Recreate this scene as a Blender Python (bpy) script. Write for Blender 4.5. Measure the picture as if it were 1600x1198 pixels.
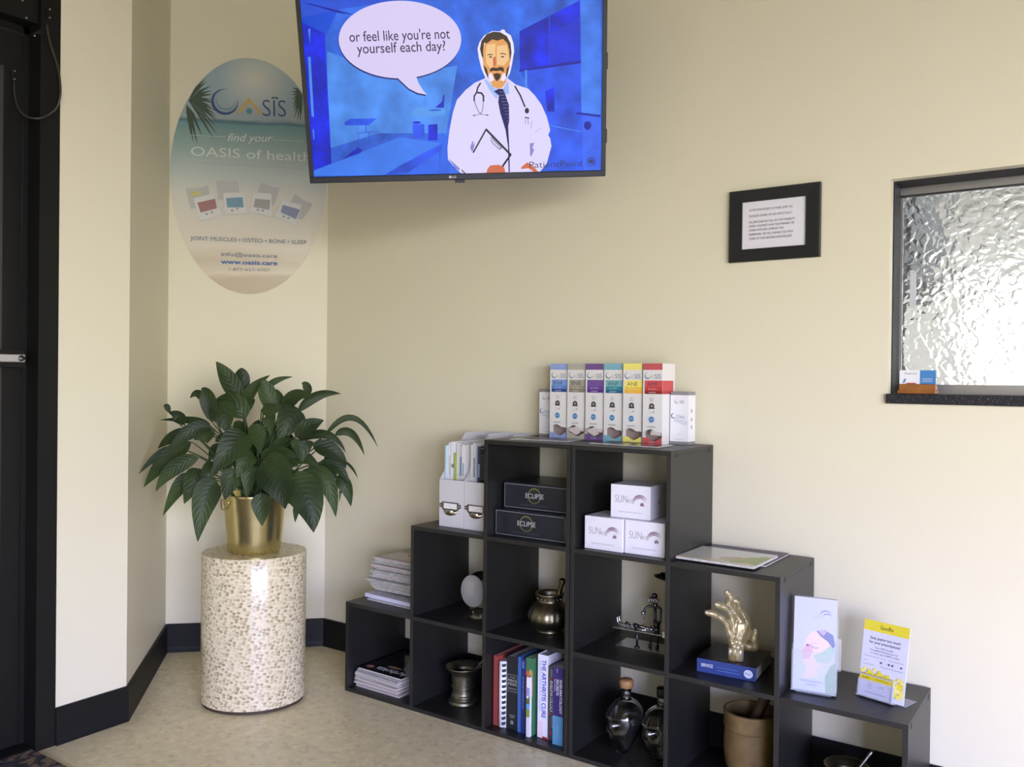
import bpy, bmesh, math, random
from mathutils import Vector, Matrix
R = math.radians; PI = math.pi
for o in list(bpy.data.objects): bpy.data.objects.remove(o)
C = bpy.context.scene.collection
SC = bpy.context.scene

# ------------------------------------------------------------------ camera
CAM = Vector((2.2045, -2.4618, 1.1047)); F = 1347.71
yaw, pitch, roll = 0.6072, -0.0058, 0.0109
fw = Vector((-math.sin(yaw)*math.cos(pitch), math.cos(yaw)*math.cos(pitch), math.sin(pitch)))
rt = Vector((math.cos(yaw), math.sin(yaw), 0)); up = rt.cross(fw)
rt, up = rt*math.cos(roll)+up*math.sin(roll), -rt*math.sin(roll)+up*math.cos(roll)
cd = bpy.data.cameras.new('camera'); cam = bpy.data.objects.new('camera', cd); C.objects.link(cam)
cd.sensor_width = 36; cd.lens = F/1600*36; cd.clip_start = .02
cam.matrix_world = Matrix.Translation(CAM) @ Matrix((rt, up, -fw)).transposed().to_4x4()
SC.camera = cam

# ------------------------------------------------------------------ world, lights, exposure
w = bpy.data.worlds.new('world'); SC.world = w; w.use_nodes = True      # overcast sky above, dim warm ground below the horizon
wt = w.node_tree; bgn = wt.nodes['Background']; tcw = wt.nodes.new('ShaderNodeTexCoord'); sxw = wt.nodes.new('ShaderNodeSeparateXYZ'); rw = wt.nodes.new('ShaderNodeValToRGB'); mrw = wt.nodes.new('ShaderNodeMapRange')
mrw.inputs[1].default_value = -.30; mrw.inputs[2].default_value = .30
wt.links.new(tcw.outputs['Generated'], sxw.inputs[0]); wt.links.new(sxw.outputs[2], mrw.inputs[0]); wt.links.new(mrw.outputs[0], rw.inputs[0]); wt.links.new(rw.outputs[0], bgn.inputs[0])
ew = rw.color_ramp.elements
ew[0].position = .0; ew[0].color = (.15, .143, .095, 1); ew[1].position = .84; ew[1].color = (.76, .84, 1.80, 1)
k = ew.new(.42); k.color = (.28, .265, .19, 1); k = ew.new(.54); k.color = (.92, .93, .94, 1); k = ew.new(.66); k.color = (.91, .93, 1.02, 1)
bgn.inputs[1].default_value = 24.8
SC.view_settings.view_transform = 'Standard'; SC.view_settings.look = 'None'
SC.view_settings.gamma = 1; SC.view_settings.use_curve_mapping = False
SC.view_settings.exposure = 0.0
def area(name, loc, look, sx, sy, watt, col):
    l = bpy.data.lights.new(name, 'AREA'); l.shape = 'RECTANGLE'; l.size = sx; l.size_y = sy; l.energy = watt; l.color = col
    o = bpy.data.objects.new(name, l); C.objects.link(o); o.location = loc
    o.rotation_euler = (Vector(look)-Vector(loc)).to_track_quat('-Z', 'Y').to_euler(); return o
for nm_, lc_, lk_, sx_, sy_ in (('window_portal_front', (5.35, -5.47, 1.2), (5.35, 0, 1.2), 2.1, 1.9), ('window_portal_side', (6.47, -4.1, 1.2), (0, -4.1, 1.2), 2.6, 1.9)):
    po = area(nm_, lc_, lk_, sx_, sy_, 1, (1, 1, 1)); po.data.cycles.is_portal = True      # daylight enters through the two real openings
area('ceiling_lamp_far', (3.6, -3.4, 2.70), (3.6, -3.4, 0), 1.2, .6, 1, (1.0, .90, .70))
area('office_lamp', (2.6, 1.3, 2.45), (2.6, 1.3, 0), 1.6, 1.2, 78, (.98, .98, 1.0))

# ------------------------------------------------------------------ materials
def lin(c):
    return tuple((v/255/12.92 if v/255 <= .04045 else ((v/255+.055)/1.055)**2.4) for v in c)
MATS = {}
def mat(name, rgb, rough=.5, metal=0., spec=.5, emit=0., trans=0., ior=1.45, alpha=1., coat=0., noise=0., nscale=20., bump=0., bscale=60.):
    if name in MATS: return MATS[name]
    m = bpy.data.materials.new(name); m.use_nodes = True; nt = m.node_tree; b = nt.nodes['Principled BSDF']
    col = lin(rgb)
    b.inputs['Base Color'].default_value = (*col, 1); b.inputs['Roughness'].default_value = rough
    b.inputs['Metallic'].default_value = metal; b.inputs['Specular IOR Level'].default_value = spec
    b.inputs['Transmission Weight'].default_value = trans; b.inputs['IOR'].default_value = ior
    b.inputs['Alpha'].default_value = alpha; b.inputs['Coat Weight'].default_value = coat
    if emit: b.inputs['Emission Color'].default_value = (*col, 1); b.inputs['Emission Strength'].default_value = emit
    if noise or bump: tc = nt.nodes.new('ShaderNodeTexCoord')
    if noise:
        n = nt.nodes.new('ShaderNodeTexNoise'); n.inputs['Scale'].default_value = nscale; n.inputs['Detail'].default_value = 5
        nt.links.new(tc.outputs['Object'], n.inputs['Vector'])
        r = nt.nodes.new('ShaderNodeValToRGB')
        r.color_ramp.elements[0].position = .3; r.color_ramp.elements[1].position = .7
        r.color_ramp.elements[0].color = (*[c*(1-noise) for c in col], 1); r.color_ramp.elements[1].color = (*[min(1, c*(1+noise)) for c in col], 1)
        nt.links.new(n.outputs['Fac'], r.inputs['Fac']); nt.links.new(r.outputs['Color'], b.inputs['Base Color'])
        if emit: nt.links.new(r.outputs['Color'], b.inputs['Emission Color'])
    if bump:
        n2 = nt.nodes.new('ShaderNodeTexNoise'); n2.inputs['Scale'].default_value = bscale; n2.inputs['Detail'].default_value = 3
        nt.links.new(tc.outputs['Object'], n2.inputs['Vector'])
        bp = nt.nodes.new('ShaderNodeBump'); bp.inputs['Strength'].default_value = bump; bp.inputs['Distance'].default_value = .002
        nt.links.new(n2.outputs['Fac'], bp.inputs['Height']); nt.links.new(bp.outputs['Normal'], b.inputs['Normal'])
    MATS[name] = m; return m
def node(nt, t, **kw):
    n = nt.nodes.new(t)
    for k, v in kw.items():
        if k in n.inputs: n.inputs[k].default_value = v
        else: setattr(n, k, v)
    return n

wall_m = mat('wall_paint', (224, 218, 192), .5, bump=.12, bscale=140, spec=.35)
ceil_m = mat('ceiling_paint', (118, 112, 96), .85)
base_m = mat('black_vinyl_base', (21, 21, 22), .5, spec=.3, bump=.05, bscale=40)
blackwood = mat('black_laminate', (26, 26, 25), .44, spec=.8, bump=.12, bscale=90, noise=.12, nscale=60)
white_m = mat('white_card', (232, 231, 228), .45)
paper_m = mat('paper_edges', (196, 192, 186), .75, noise=.22, nscale=150)
newsp_m = mat('newsprint', (178, 177, 170), .8, noise=.24, nscale=90)
gold_m = mat('brushed_gold', (218, 206, 150), .27, 1., noise=.06, nscale=30)
bronze_m = mat('aged_bronze', (138, 132, 110), .36, 1., noise=.3, nscale=60, bump=.5, bscale=90)
pewter_m = mat('dull_bronze', (142, 138, 118), .42, 1., noise=.25, nscale=50, bump=.25, bscale=60)
steel_m = mat('polished_steel', (196, 198, 204), .26, 1.)
darksteel_m = mat('dark_steel', (96, 96, 102), .34, 1.)
alu_m = mat('aluminium', (196, 197, 200), .35, 1.)
ink = mat('black_ink', (38, 38, 42), .6)
doorblack = mat('door_black_paint', (20, 20, 18), .5, spec=.3, noise=.12, nscale=8)

# floor: speckled vinyl tile
def floor_mat():
    m = bpy.data.materials.new('vinyl_tile_floor'); m.use_nodes = True; nt = m.node_tree; b = nt.nodes['Principled BSDF']
    tc = node(nt, 'ShaderNodeTexCoord')
    v = node(nt, 'ShaderNodeTexVoronoi', Scale=75.); n = node(nt, 'ShaderNodeTexNoise', Scale=28., Detail=6.)
    nt.links.new(tc.outputs['Object'], v.inputs['Vector']); nt.links.new(tc.outputs['Object'], n.inputs['Vector'])
    r = node(nt, 'ShaderNodeValToRGB'); e = r.color_ramp.elements
    e[0].position = .28; e[0].color = (*lin((240, 226, 178)), 1); e[1].position = .72; e[1].color = (*lin((255, 243, 198)), 1)
    nt.links.new(n.outputs['Fac'], r.inputs['Fac'])
    r2 = node(nt, 'ShaderNodeValToRGB'); e = r2.color_ramp.elements; r2.color_ramp.interpolation = 'CONSTANT'
    e[0].position = 0; e[0].color = (.80, .79, .78, 1); e[1].position = .10; e[1].color = (1, 1, 1, 1)
    x = r2.color_ramp.elements.new(.9); x.color = (1.16, 1.15, 1.12, 1)
    sp = node(nt, 'ShaderNodeSeparateColor'); nt.links.new(v.outputs['Color'], sp.inputs['Color']); nt.links.new(sp.outputs[0], r2.inputs['Fac'])
    mx = node(nt, 'ShaderNodeMix', data_type='RGBA', blend_type='MULTIPLY'); mx.inputs[0].default_value = .6
    nt.links.new(r.outputs['Color'], mx.inputs[6]); nt.links.new(r2.outputs['Color'], mx.inputs[7])
    # tile seams
    br = node(nt, 'ShaderNodeTexBrick'); br.offset = 0; br.inputs['Scale'].default_value = 1
    br.inputs['Mortar Size'].default_value = .0012; br.inputs['Brick Width'].default_value = .305; br.inputs['Row Height'].default_value = .305
    br.inputs['Color1'].default_value = (1, 1, 1, 1); br.inputs['Color2'].default_value = (.96, .96, .955, 1); br.inputs['Mortar'].default_value = (.8, .8, .78, 1)
    nt.links.new(tc.outputs['Object'], br.inputs['Vector'])
    mx2 = node(nt, 'ShaderNodeMix', data_type='RGBA', blend_type='MULTIPLY'); mx2.inputs[0].default_value = .6
    nt.links.new(mx.outputs[2], mx2.inputs[6]); nt.links.new(br.outputs['Color'], mx2.inputs[7])
    nt.links.new(mx2.outputs[2], b.inputs['Base Color']); b.inputs['Roughness'].default_value = .3
    return m
# pedestal: mother of pearl pebbles
def pearl_mat():
    m = bpy.data.materials.new('mother_of_pearl_mosaic'); m.use_nodes = True; nt = m.node_tree; b = nt.nodes['Principled BSDF']
    tc = node(nt, 'ShaderNodeTexCoord'); mp = node(nt, 'ShaderNodeMapping'); mp.inputs['Scale'].default_value = (72, 98, 1)
    mp.inputs['Rotation'].default_value = (0, 0, R(12))
    nt.links.new(tc.outputs['UV'], mp.inputs['Vector'])
    nz = node(nt, 'ShaderNodeTexNoise', Scale=5.); nt.links.new(tc.outputs['UV'], nz.inputs['Vector'])
    v = node(nt, 'ShaderNodeTexVoronoi', voronoi_dimensions='2D'); v.inputs['Scale'].default_value = 1; v.inputs['Randomness'].default_value = .8
    nt.links.new(mp.outputs['Vector'], v.inputs['Vector'])
    r = node(nt, 'ShaderNodeValToRGB'); e = r.color_ramp.elements; e[0].position = .38; e[0].color = (0, 0, 0, 1); e[1].position = .50; e[1].color = (1, 1, 1, 1)
    nt.links.new(v.outputs['Distance'], r.inputs['Fac'])
    sp = node(nt, 'ShaderNodeSeparateColor'); nt.links.new(v.outputs['Color'], sp.inputs['Color'])
    r2 = node(nt, 'ShaderNodeValToRGB'); e = r2.color_ramp.elements
    e[0].position = 0; e[0].color = (*lin((158, 142, 108)), 1); e[1].position = 1; e[1].color = (*lin((218, 206, 174)), 1)
    k = r2.color_ramp.elements.new(.45); k.color = (*lin((196, 182, 146)), 1)
    nt.links.new(sp.outputs[0], r2.inputs['Fac'])
    mx = node(nt, 'ShaderNodeMix', data_type='RGBA'); nt.links.new(r.outputs['Color'], mx.inputs[0])
    nt.links.new(r2.outputs['Color'], mx.inputs[6]); mx.inputs[7].default_value = (*lin((226, 215, 184)), 1)
    nt.links.new(mx.outputs[2], b.inputs['Base Color']); b.inputs['Roughness'].default_value = .22; b.inputs['Coat Weight'].default_value = .4
    bp = node(nt, 'ShaderNodeBump'); bp.inputs['Strength'].default_value = .15; bp.inputs['Distance'].default_value = .001
    nt.links.new(v.outputs['Distance'], bp.inputs['Height']); nt.links.new(bp.outputs['Normal'], b.inputs['Normal'])
    return m
def leaf_mat():
    m = bpy.data.materials.new('glossy_green_leaf'); m.use_nodes = True; nt = m.node_tree; b = nt.nodes['Principled BSDF']
    tc = node(nt, 'ShaderNodeTexCoord'); s = node(nt, 'ShaderNodeSeparateXYZ'); nt.links.new(tc.outputs['UV'], s.inputs[0])
    ab = node(nt, 'ShaderNodeMath', operation='ABSOLUTE'); nt.links.new(s.outputs[1], ab.inputs[0])
    k = node(nt, 'ShaderNodeMath', operation='MULTIPLY_ADD'); nt.links.new(s.outputs[0], k.inputs[0]); k.inputs[1].default_value = 62
    k2 = node(nt, 'ShaderNodeMath', operation='MULTIPLY'); nt.links.new(ab.outputs[0], k2.inputs[0]); k2.inputs[1].default_value = -13
    nt.links.new(k2.outputs[0], k.inputs[2])
    sn = node(nt, 'ShaderNodeMath', operation='SINE'); nt.links.new(k.outputs[0], sn.inputs[0])
    bp = node(nt, 'ShaderNodeBump'); bp.inputs['Strength'].default_value = .3; bp.inputs['Distance'].default_value = .001
    nt.links.new(sn.outputs[0], bp.inputs['Height']); nt.links.new(bp.outputs['Normal'], b.inputs['Normal'])
    nz = node(nt, 'ShaderNodeTexNoise', Scale=6.); nt.links.new(tc.outputs['Object'], nz.inputs['Vector'])
    r = node(nt, 'ShaderNodeValToRGB'); e = r.color_ramp.elements
    e[0].position = .35; e[0].color = (*lin((36, 48, 27)), 1); e[1].position = .7; e[1].color = (*lin((60, 77, 38)), 1)
    nt.links.new(nz.outputs['Fac'], r.inputs['Fac'])
    nt.links.new(r.outputs['Color'], b.inputs['Base Color']); b.inputs['Roughness'].default_value = .45; b.inputs['Specular IOR Level'].default_value = .22
    return m

# ------------------------------------------------------------------ mesh builder
class MB:
    def __init__(s): s.v = []; s.f = []; s.m = []; s.mats = []; s.sm = []; s.uv = {}
    def mi(s, m):
        if m not in s.mats: s.mats.append(m)
        return s.mats.index(m)
    def add(s, vs, fs, m, smooth=False, M=None, uvs=None):
        o = len(s.v); i = s.mi(m)
        for p in vs: p = Vector(p); s.v.append(M @ p if M else p)
        for k, f in enumerate(fs):
            if uvs: s.uv[len(s.f)] = [uvs[j] for j in f]
            s.f.append([j+o for j in f]); s.m.append(i); s.sm.append(smooth)
        return s
    def box(s, a, b, m, M=None, bev=0.):
        (x0, y0, z0), (x1, y1, z1) = [tuple(map(min, a, b)), tuple(map(max, a, b))]
        if bev > 0:
            bm = bmesh.new(); bmesh.ops.create_cube(bm, size=1)
            for v in bm.verts: v.co = Vector((x0+(v.co.x+.5)*(x1-x0), y0+(v.co.y+.5)*(y1-y0), z0+(v.co.z+.5)*(z1-z0)))
            bmesh.ops.bevel(bm, geom=bm.edges[:], offset=bev, segments=2, affect='EDGES', profile=.5)
            bm.verts.index_update(); s.add([v.co.copy() for v in bm.verts], [[v.index for v in f.verts] for f in bm.faces], m, False, M); bm.free(); return s
        return s.add([(x0, y0, z0), (x1, y0, z0), (x1, y1, z0), (x0, y1, z0), (x0, y0, z1), (x1, y0, z1), (x1, y1, z1), (x0, y1, z1)],
                     [(0, 3, 2, 1), (4, 5, 6, 7), (0, 1, 5, 4), (1, 2, 6, 5), (2, 3, 7, 6), (3, 0, 4, 7)], m, False, M)
    def lathe(s, prof, m, n=40, M=None, ripple=None, smooth=True, sx=1, sy=1):
        vs = []; fs = []
        for j, (r, z) in enumerate(prof):
            for i in range(n):
                a = 2*PI*i/n; rr = r*(ripple(a, z) if ripple else 1)
                vs.append((rr*math.cos(a)*sx, rr*math.sin(a)*sy, z))
        for j in range(len(prof)-1):
            for i in range(n):
                k = (i+1) % n; fs.append((j*n+i, j*n+k, (j+1)*n+k, (j+1)*n+i))
        if prof[0][0] > 1e-6: fs.append(tuple(range(n-1, -1, -1)))
        if prof[-1][0] > 1e-6: fs.append(tuple((len(prof)-1)*n+i for i in range(n)))
        return s.add(vs, fs, m, smooth, M)
    def tube(s, pts, r, m, n=10, M=None, cap=True):
        pts = [Vector(p) for p in pts]; rs = r if isinstance(r, (list, tuple)) else [r]*len(pts)
        vs = []; fs = []; N = None
        for i, p in enumerate(pts):
            t = (pts[min(i+1, len(pts)-1)]-pts[max(i-1, 0)])
            t = t.normalized() if t.length > 1e-9 else Vector((0, 0, 1))
            if N is None: N = t.orthogonal().normalized()
            else:
                N = (N-t*N.dot(t)); N = N.normalized() if N.length > 1e-6 else t.orthogonal().normalized()
            B = t.cross(N)
            for k in range(n):
                a = 2*PI*k/n; vs.append(p+(N*math.cos(a)+B*math.sin(a))*rs[i])
        for i in range(len(pts)-1):
            for k in range(n): l = (k+1) % n; fs.append((i*n+k, i*n+l, (i+1)*n+l, (i+1)*n+k))
        if cap: fs.append(tuple(range(n-1, -1, -1))); fs.append(tuple((len(pts)-1)*n+k for k in range(n)))
        return s.add(vs, fs, m, True, M)
    def ball(s, c, r, m, n=18, M=None):
        c = Vector(c); r = Vector(r) if hasattr(r, '__len__') else Vector((r, r, r)); vs = []; fs = []
        for j in range(n//2+1):
            t = PI*j/(n//2)
            for i in range(n):
                a = 2*PI*i/n; vs.append((c.x+r.x*math.sin(t)*math.cos(a), c.y+r.y*math.sin(t)*math.sin(a), c.z-r.z*math.cos(t)))
        for j in range(n//2):
            for i in range(n): k = (i+1) % n; fs.append((j*n+i, j*n+k, (j+1)*n+k, (j+1)*n+i))
        return s.add(vs, fs, m, True, M)
    def prism(s, poly, z0, z1, m, M=None, smooth=False):
        n = len(poly); vs = [(x, y, z0) for x, y in poly]+[(x, y, z1) for x, y in poly]
        fs = [tuple(range(n-1, -1, -1)), tuple(range(n, 2*n))]+[(i, (i+1) % n, n+(i+1) % n, n+i) for i in range(n)]
        return s.add(vs, fs, m, smooth, M)
    def build(s, name, parent=None, loc=None, merge=False):
        me = bpy.data.meshes.new(name); me.from_pydata([tuple(v) for v in s.v], [], s.f)
        for m in s.mats: me.materials.append(m)
        me.polygons.foreach_set('material_index', s.m); me.polygons.foreach_set('use_smooth', s.sm)
        if s.uv:
            ul = me.uv_layers.new(name='UVMap')
            for fi, uvs in s.uv.items():
                for k, li in enumerate(me.polygons[fi].loop_indices): ul.data[li].uv = uvs[k]
        if merge:
            bm = bmesh.new(); bm.from_mesh(me); bmesh.ops.remove_doubles(bm, verts=bm.verts, dist=1e-5); bmesh.ops.recalc_face_normals(bm, faces=bm.faces); bm.to_mesh(me); bm.free()
        me.update(); o = bpy.data.objects.new(name, me); C.objects.link(o)
        if parent: o.parent = parent
        if loc: o.location = loc
        return o
def tag(o, label=None, cat=None, group=None, kind=None):
    if label: o['label'] = label
    if cat: o['category'] = cat
    if group: o['group'] = group
    if kind: o['kind'] = kind
    return o
def thing(name, label, cat, loc=(0, 0, 0), rz=0, group=None):
    o = bpy.data.objects.new(name, None); C.objects.link(o); o.location = loc; o.rotation_euler = (0, 0, rz); o.empty_display_size = .05
    return tag(o, label, cat, group)
def copy_tree(o, parent=None):
    c = o.copy(); C.objects.link(c)
    if parent: c.parent = parent
    for ch in [x for x in bpy.data.objects if x.parent == o]: copy_tree(ch, c)
    return c
def structure(o): o['kind'] = 'structure'; return o

# flat printed designs on a real plane
def glyphs(txt, bold=0.):
    cu = bpy.data.curves.new('t', 'FONT'); cu.body = txt; cu.size = 1; cu.offset = bold; cu.fill_mode = 'FRONT'; cu.resolution_u = 3
    o = bpy.data.objects.new('t', cu); C.objects.link(o); me = o.to_mesh()
    vs = [(v.co.x, v.co.y) for v in me.vertices]; fs = [tuple(p.vertices) for p in me.polygons]
    o.to_mesh_clear(); bpy.data.objects.remove(o); bpy.data.curves.remove(cu); return vs, fs
class Deco:
    """collects flat shapes in plane coordinates; O origin, U right, V up, N towards the reader"""
    def __init__(s, O=(0, 0, 0), U=(1, 0, 0), V=(0, 0, 1), lift=.0004):
        s.O = Vector(O); s.U = Vector(U).normalized(); s.V = Vector(V).normalized(); s.N = s.U.cross(s.V); s.mb = MB(); s.h = lift; s.n = 0; s.step = .00006
    def P(s, p, h): return s.O+s.U*p[0]+s.V*p[1]+s.N*h
    def poly(s, pts, m, h=None):
        s.n += 1; hh = s.h+s.n*s.step if h is None else h
        s.mb.add([s.P(p, hh) for p in pts], [tuple(range(len(pts)))], m); return s
    def rect(s, x0, y0, x1, y1, m): return s.poly([(x0, y0), (x1, y0), (x1, y1), (x0, y1)], m)
    def disc(s, c, rx, ry, m, n=32): return s.poly([(c[0]+rx*math.cos(2*PI*i/n), c[1]+ry*math.sin(2*PI*i/n)) for i in range(n)], m)
    def arc(s, c, r0, r1, a0, a1, m, n=28, taper=True, off=(0, 0)):
        o = []; i_ = []
        for i in range(n+1):
            t = i/n; a = R(a0+(a1-a0)*t); k = math.sin(PI*t) if taper else 1
            o.append((c[0]+r1*math.cos(a), c[1]+r1*math.sin(a))); rr = r1-(r1-r0)*max(k, .08)
            i_.append((c[0]+rr*math.cos(a), c[1]+rr*math.sin(a)))
        s.n += 1; h = s.h+s.n*s.step; vs = [s.P(p, h) for p in o+i_]; k = n+1
        s.mb.add(vs, [(i, i+1, k+i+1, k+i) for i in range(n)], m); return s
    def line(s, pts, wd, m):
        s.n += 1; h = s.h+s.n*s.step
        for a, b in zip(pts, pts[1:]):
            d = Vector((b[0]-a[0], b[1]-a[1])); L = d.length
            if L < 1e-9: continue
            q = Vector((-d.y, d.x))/L*wd/2; e = d/L*wd*.25
            s.mb.add([s.P(p, h) for p in ((a[0]-e.x+q.x, a[1]-e.y+q.y), (a[0]-e.x-q.x, a[1]-e.y-q.y), (b[0]+e.x-q.x, b[1]+e.y-q.y), (b[0]+e.x+q.x, b[1]+e.y+q.y))], [(0, 1, 2, 3)], m)
        return s
    def text(s, txt, a, b, h, m, bold=0., shear=0.):
        """baseline from a to b (width fitted), cap height h"""
        vs, fs = glyphs(txt, bold)
        if not vs: return s
        x0 = min(v[0] for v in vs); x1 = max(v[0] for v in vs); a = Vector(a); b = Vector(b); d = b-a; L = d.length; d /= L; q = Vector((-d.y, d.x))
        sx = L/(x1-x0); sy = h/.72; s.n += 1; hh = s.h+s.n*s.step
        s.mb.add([s.P(a+d*((x-x0)*sx+y*sy*shear)+q*(y*sy), hh) for x, y in vs], fs, m); return s
    def build(s, name, parent=None): return s.mb.build(name, parent)

def on_plane(px, py, A, N):
    d = fw*F+rt*(px-800)-up*(py-599); t = (Vector(A)-CAM).dot(Vector(N))/d.dot(Vector(N)); return CAM+d*t

# ------------------------------------------------------------------ room shell
P = .3; T = .0131; CH = 2.75
mb = MB(); mb.box((-3, -6, -.1), (6.6, .01, 0), floor_mat()); mb.build('floor')
structure(bpy.data.objects['floor'])
structure(MB().box((-3, -6, CH), (6.6, 3.2, CH+.1), ceil_m).build('ceiling'))
# TV wall with the reception window opening
WX0, WX1, WZ0, WZ1 = 1.714, 2.75, 1.075, 1.648
m = MB()
m.box((-.44, .01, 0), (WX0, .21, CH), wall_m); m.box((WX1, .01, 0), (6.6, .21, CH), wall_m)
m.box((WX0, .01, 0), (WX1, .21, WZ0-.026), wall_m); m.box((WX0, .01, WZ1), (WX1, .21, CH), wall_m)
structure(m.build('wall_back'))
NI = Vector((-.4367-.44, -.4267, 0)); NO = Vector((-.36, -.905, 0))
def quadwall(a, b, th, nm, z0=0, z1=CH):
    a = Vector((a[0], a[1], 0)); b = Vector((b[0], b[1], 0)); d = (b-a).normalized(); n = Vector((d.y, -d.x, 0))*-th   # thickness away from the room
    mm = MB(); mm.prism([(a.x, a.y), (b.x, b.y), (b.x+n.x, b.y+n.y), (a.x+n.x, a.y+n.y)], z0, z1, wall_m); return structure(mm.build(nm))
quadwall((-.8767, -.4267), (-.44, .01), .12, 'wall_niche')
m = MB(); m.prism([(-.8767, -.4267), (-1.1, -.65), (-1.1, -1.13), (-.36, -1.13), (-.36, -.905)], 0, CH, wall_m); structure(m.build('wall_left'))
structure(MB().box((-.60, -1.13, 2.3), (-.372, -3.2, CH), wall_m).build('wall_over_door'))
structure(MB().box((-.60, -2.35, 0), (-.36, -6, CH), wall_m).build('wall_left_far'))
# far walls with window openings behind the camera
m = MB(); m.box((-.6, -5.6, 0), (4.3, -5.48, CH), wall_m); m.box((6.4, -5.6, 0), (6.6, -5.48, CH), wall_m); m.box((4.3, -5.6, 2.15), (6.4, -5.48, CH), wall_m); m.box((4.3, -5.6, 0), (6.4, -5.48, .25), wall_m)
structure(m.build('wall_front'))
m = MB(); m.box((6.48, -2.8, 0), (6.6, .01, CH), wall_m); m.box((6.48, -5.48, 0), (6.6, -5.4, CH), wall_m); m.box((6.48, -5.4, 2.15), (6.6, -2.8, CH), wall_m); m.box((6.48, -5.4, 0), (6.6, -2.8, .25), wall_m)
structure(m.build('wall_right'))
# baseboards, about 113 mm tall black vinyl cove with a small toe
BH = .1125
def baseboard(pts, nm):
    # pts: polyline along the wall foot, room on the right hand side of travel
    prof = [(0, 0), (.0095, 0), (.009, .012), (.008, .022), (.0075, BH-.002), (.006, BH), (0, BH)]
    n = len(pts); vs = []; fs = []; k = len(prof)
    for i, p in enumerate(pts):
        p = Vector(p); d0 = (p-Vector(pts[i-1])).normalized() if i else None; d1 = (Vector(pts[i+1])-p).normalized() if i < n-1 else None
        d0 = d0 or d1; d1 = d1 or d0; n0 = Vector((d0.y, -d0.x)); n1 = Vector((d1.y, -d1.x)); nn = (n0+n1); nn = nn/nn.dot(n0)
        for r, z in prof: vs.append((p.x+nn.x*r, p.y+nn.y*r, z))
    for i in range(n-1):
        for j in range(k-1): fs.append((i*k+j, (i+1)*k+j, (i+1)*k+j+1, i*k+j+1))
    fs += [tuple(range(k)), tuple((n-1)*k+j for j in range(k-1, -1, -1))]
    mm = MB(); mm.add(vs, fs, base_m, False); return structure(mm.build(nm))
baseboard([(-.36, -1.13), (-.36, -.905), (-.8767, -.4267), (-.44+.0, .01), (6.48, .01)], 'baseboard_back')
# office behind the window
off = mat('office_white_paint', (224, 224, 222), .7)
m = MB(); m.box((1.0, 3.0, 0), (5, 3.1, CH), off); m.box((.9, .21, 0), (1.0, 3.1, CH), off); m.box((4.6, .21, 0), (4.7, 3.1, CH), off)
structure(m.build('wall_office'))
t = thing('wall_cabinet', 'dark grey wall cabinet dimly seen through the upper left of the pebbled glass', 'cabinet', (1.0, .75, 1.46))
m = MB(); gm_ = mat('cabinet_grey', (72, 76, 82), .5); m.box((0.0005, 0, .0), (.60, .7, .8), gm_, bev=.004); m.build('body', t)
m = MB(); m.box((.6005, .01, .01), (.618, .345, .79), gm_, bev=.003); m.build('door', t); m = MB(); m.box((.6005, .355, .01), (.618, .69, .79), gm_, bev=.003); m.build('door', t)
t = thing('added_glow_panel', None, None, (1.47, 2.999, .62)); structure(t)  # added glowing panel, whitens the view through the pebbled glass
m = MB(); m.box((0, -.006, 0), (1.5, -.001, 1.12), mat('office_glow_pane', (250, 250, 250), .4, emit=.68)); m.build('glass_pane', t)  # emissive sheet of the added panel
m = MB()
for a_, b_ in (((-.04, -.03, -.04), (0, -.001, 1.16)), ((1.5, -.03, -.04), (1.54, -.001, 1.16)), ((0, -.03, -.04), (1.5, -.001, 0)), ((0, -.03, 1.12), (1.5, -.001, 1.16))): m.box(a_, b_, off)
m.build('window_frame', t)  # surround of the added glowing panel
structure(MB().box((.9, .01, -.1), (5, 3.1, 0), mat('office_floor', (120, 120, 122), .6)).build('floor_office'))

# ------------------------------------------------------------------ reception window
granite = bpy.data.materials.new('black_speckled_granite'); granite.use_nodes = True
nt = granite.node_tree; b = nt.nodes['Principled BSDF']; tc = node(nt, 'ShaderNodeTexCoord'); v = node(nt, 'ShaderNodeTexVoronoi', Scale=420.); nt.links.new(tc.outputs['Object'], v.inputs['Vector'])
r = node(nt, 'ShaderNodeValToRGB'); r.color_ramp.interpolation = 'CONSTANT'; e = r.color_ramp.elements; e[0].position = 0; e[0].color = (*lin((40, 39, 42)), 1); e[1].position = .90; e[1].color = (*lin((78, 78, 82)), 1)
sp = node(nt, 'ShaderNodeSeparateColor'); nt.links.new(v.outputs['Color'], sp.inputs[0]); nt.links.new(sp.outputs[0], r.inputs[0]); nt.links.new(r.outputs[0], b.inputs['Base Color']); b.inputs['Roughness'].default_value = .55; b.inputs['Specular IOR Level'].default_value = .2
win = thing('window_1', None, None, (WX0, .01, WZ0)); structure(win)
LX = WX1-WX0; LZ = WZ1-WZ0
m = MB(); m.box((-.003, -.014, -.026), (LX+.02, .20, 0), granite, bev=.002); m.build('window_sill', win)
m = MB(); m.box((.0, .034, 0), (.003, .19, LZ), granite); m.box((LX-.003, .034, 0), (LX, .19, LZ), granite); m.box((.003, .034, LZ-.003), (LX-.003, .19, LZ), granite)
tag(m.build('window_frame', win), 'black speckled window lining')
m = MB(); m.box((.0035, .112, LZ-.024), (LX-.012, .16, LZ-.0035), alu_m); m.box((.0035, .112, LZ-.029), (LX-.012, .127, LZ-.0245), darksteel_m); m.build('top_track', win)
m = MB(); m.box((.012, .105, .0003), (LX-.012, .165, .006), alu_m); m.box((.012, .112, .006), (LX-.012, .116, .026), alu_m); m.box((.012, .135, .006), (LX-.012, .139, .022), alu_m); m.build('bottom_track', win)
glass = bpy.data.materials.new('pebbled_glass'); glass.use_nodes = True
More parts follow.
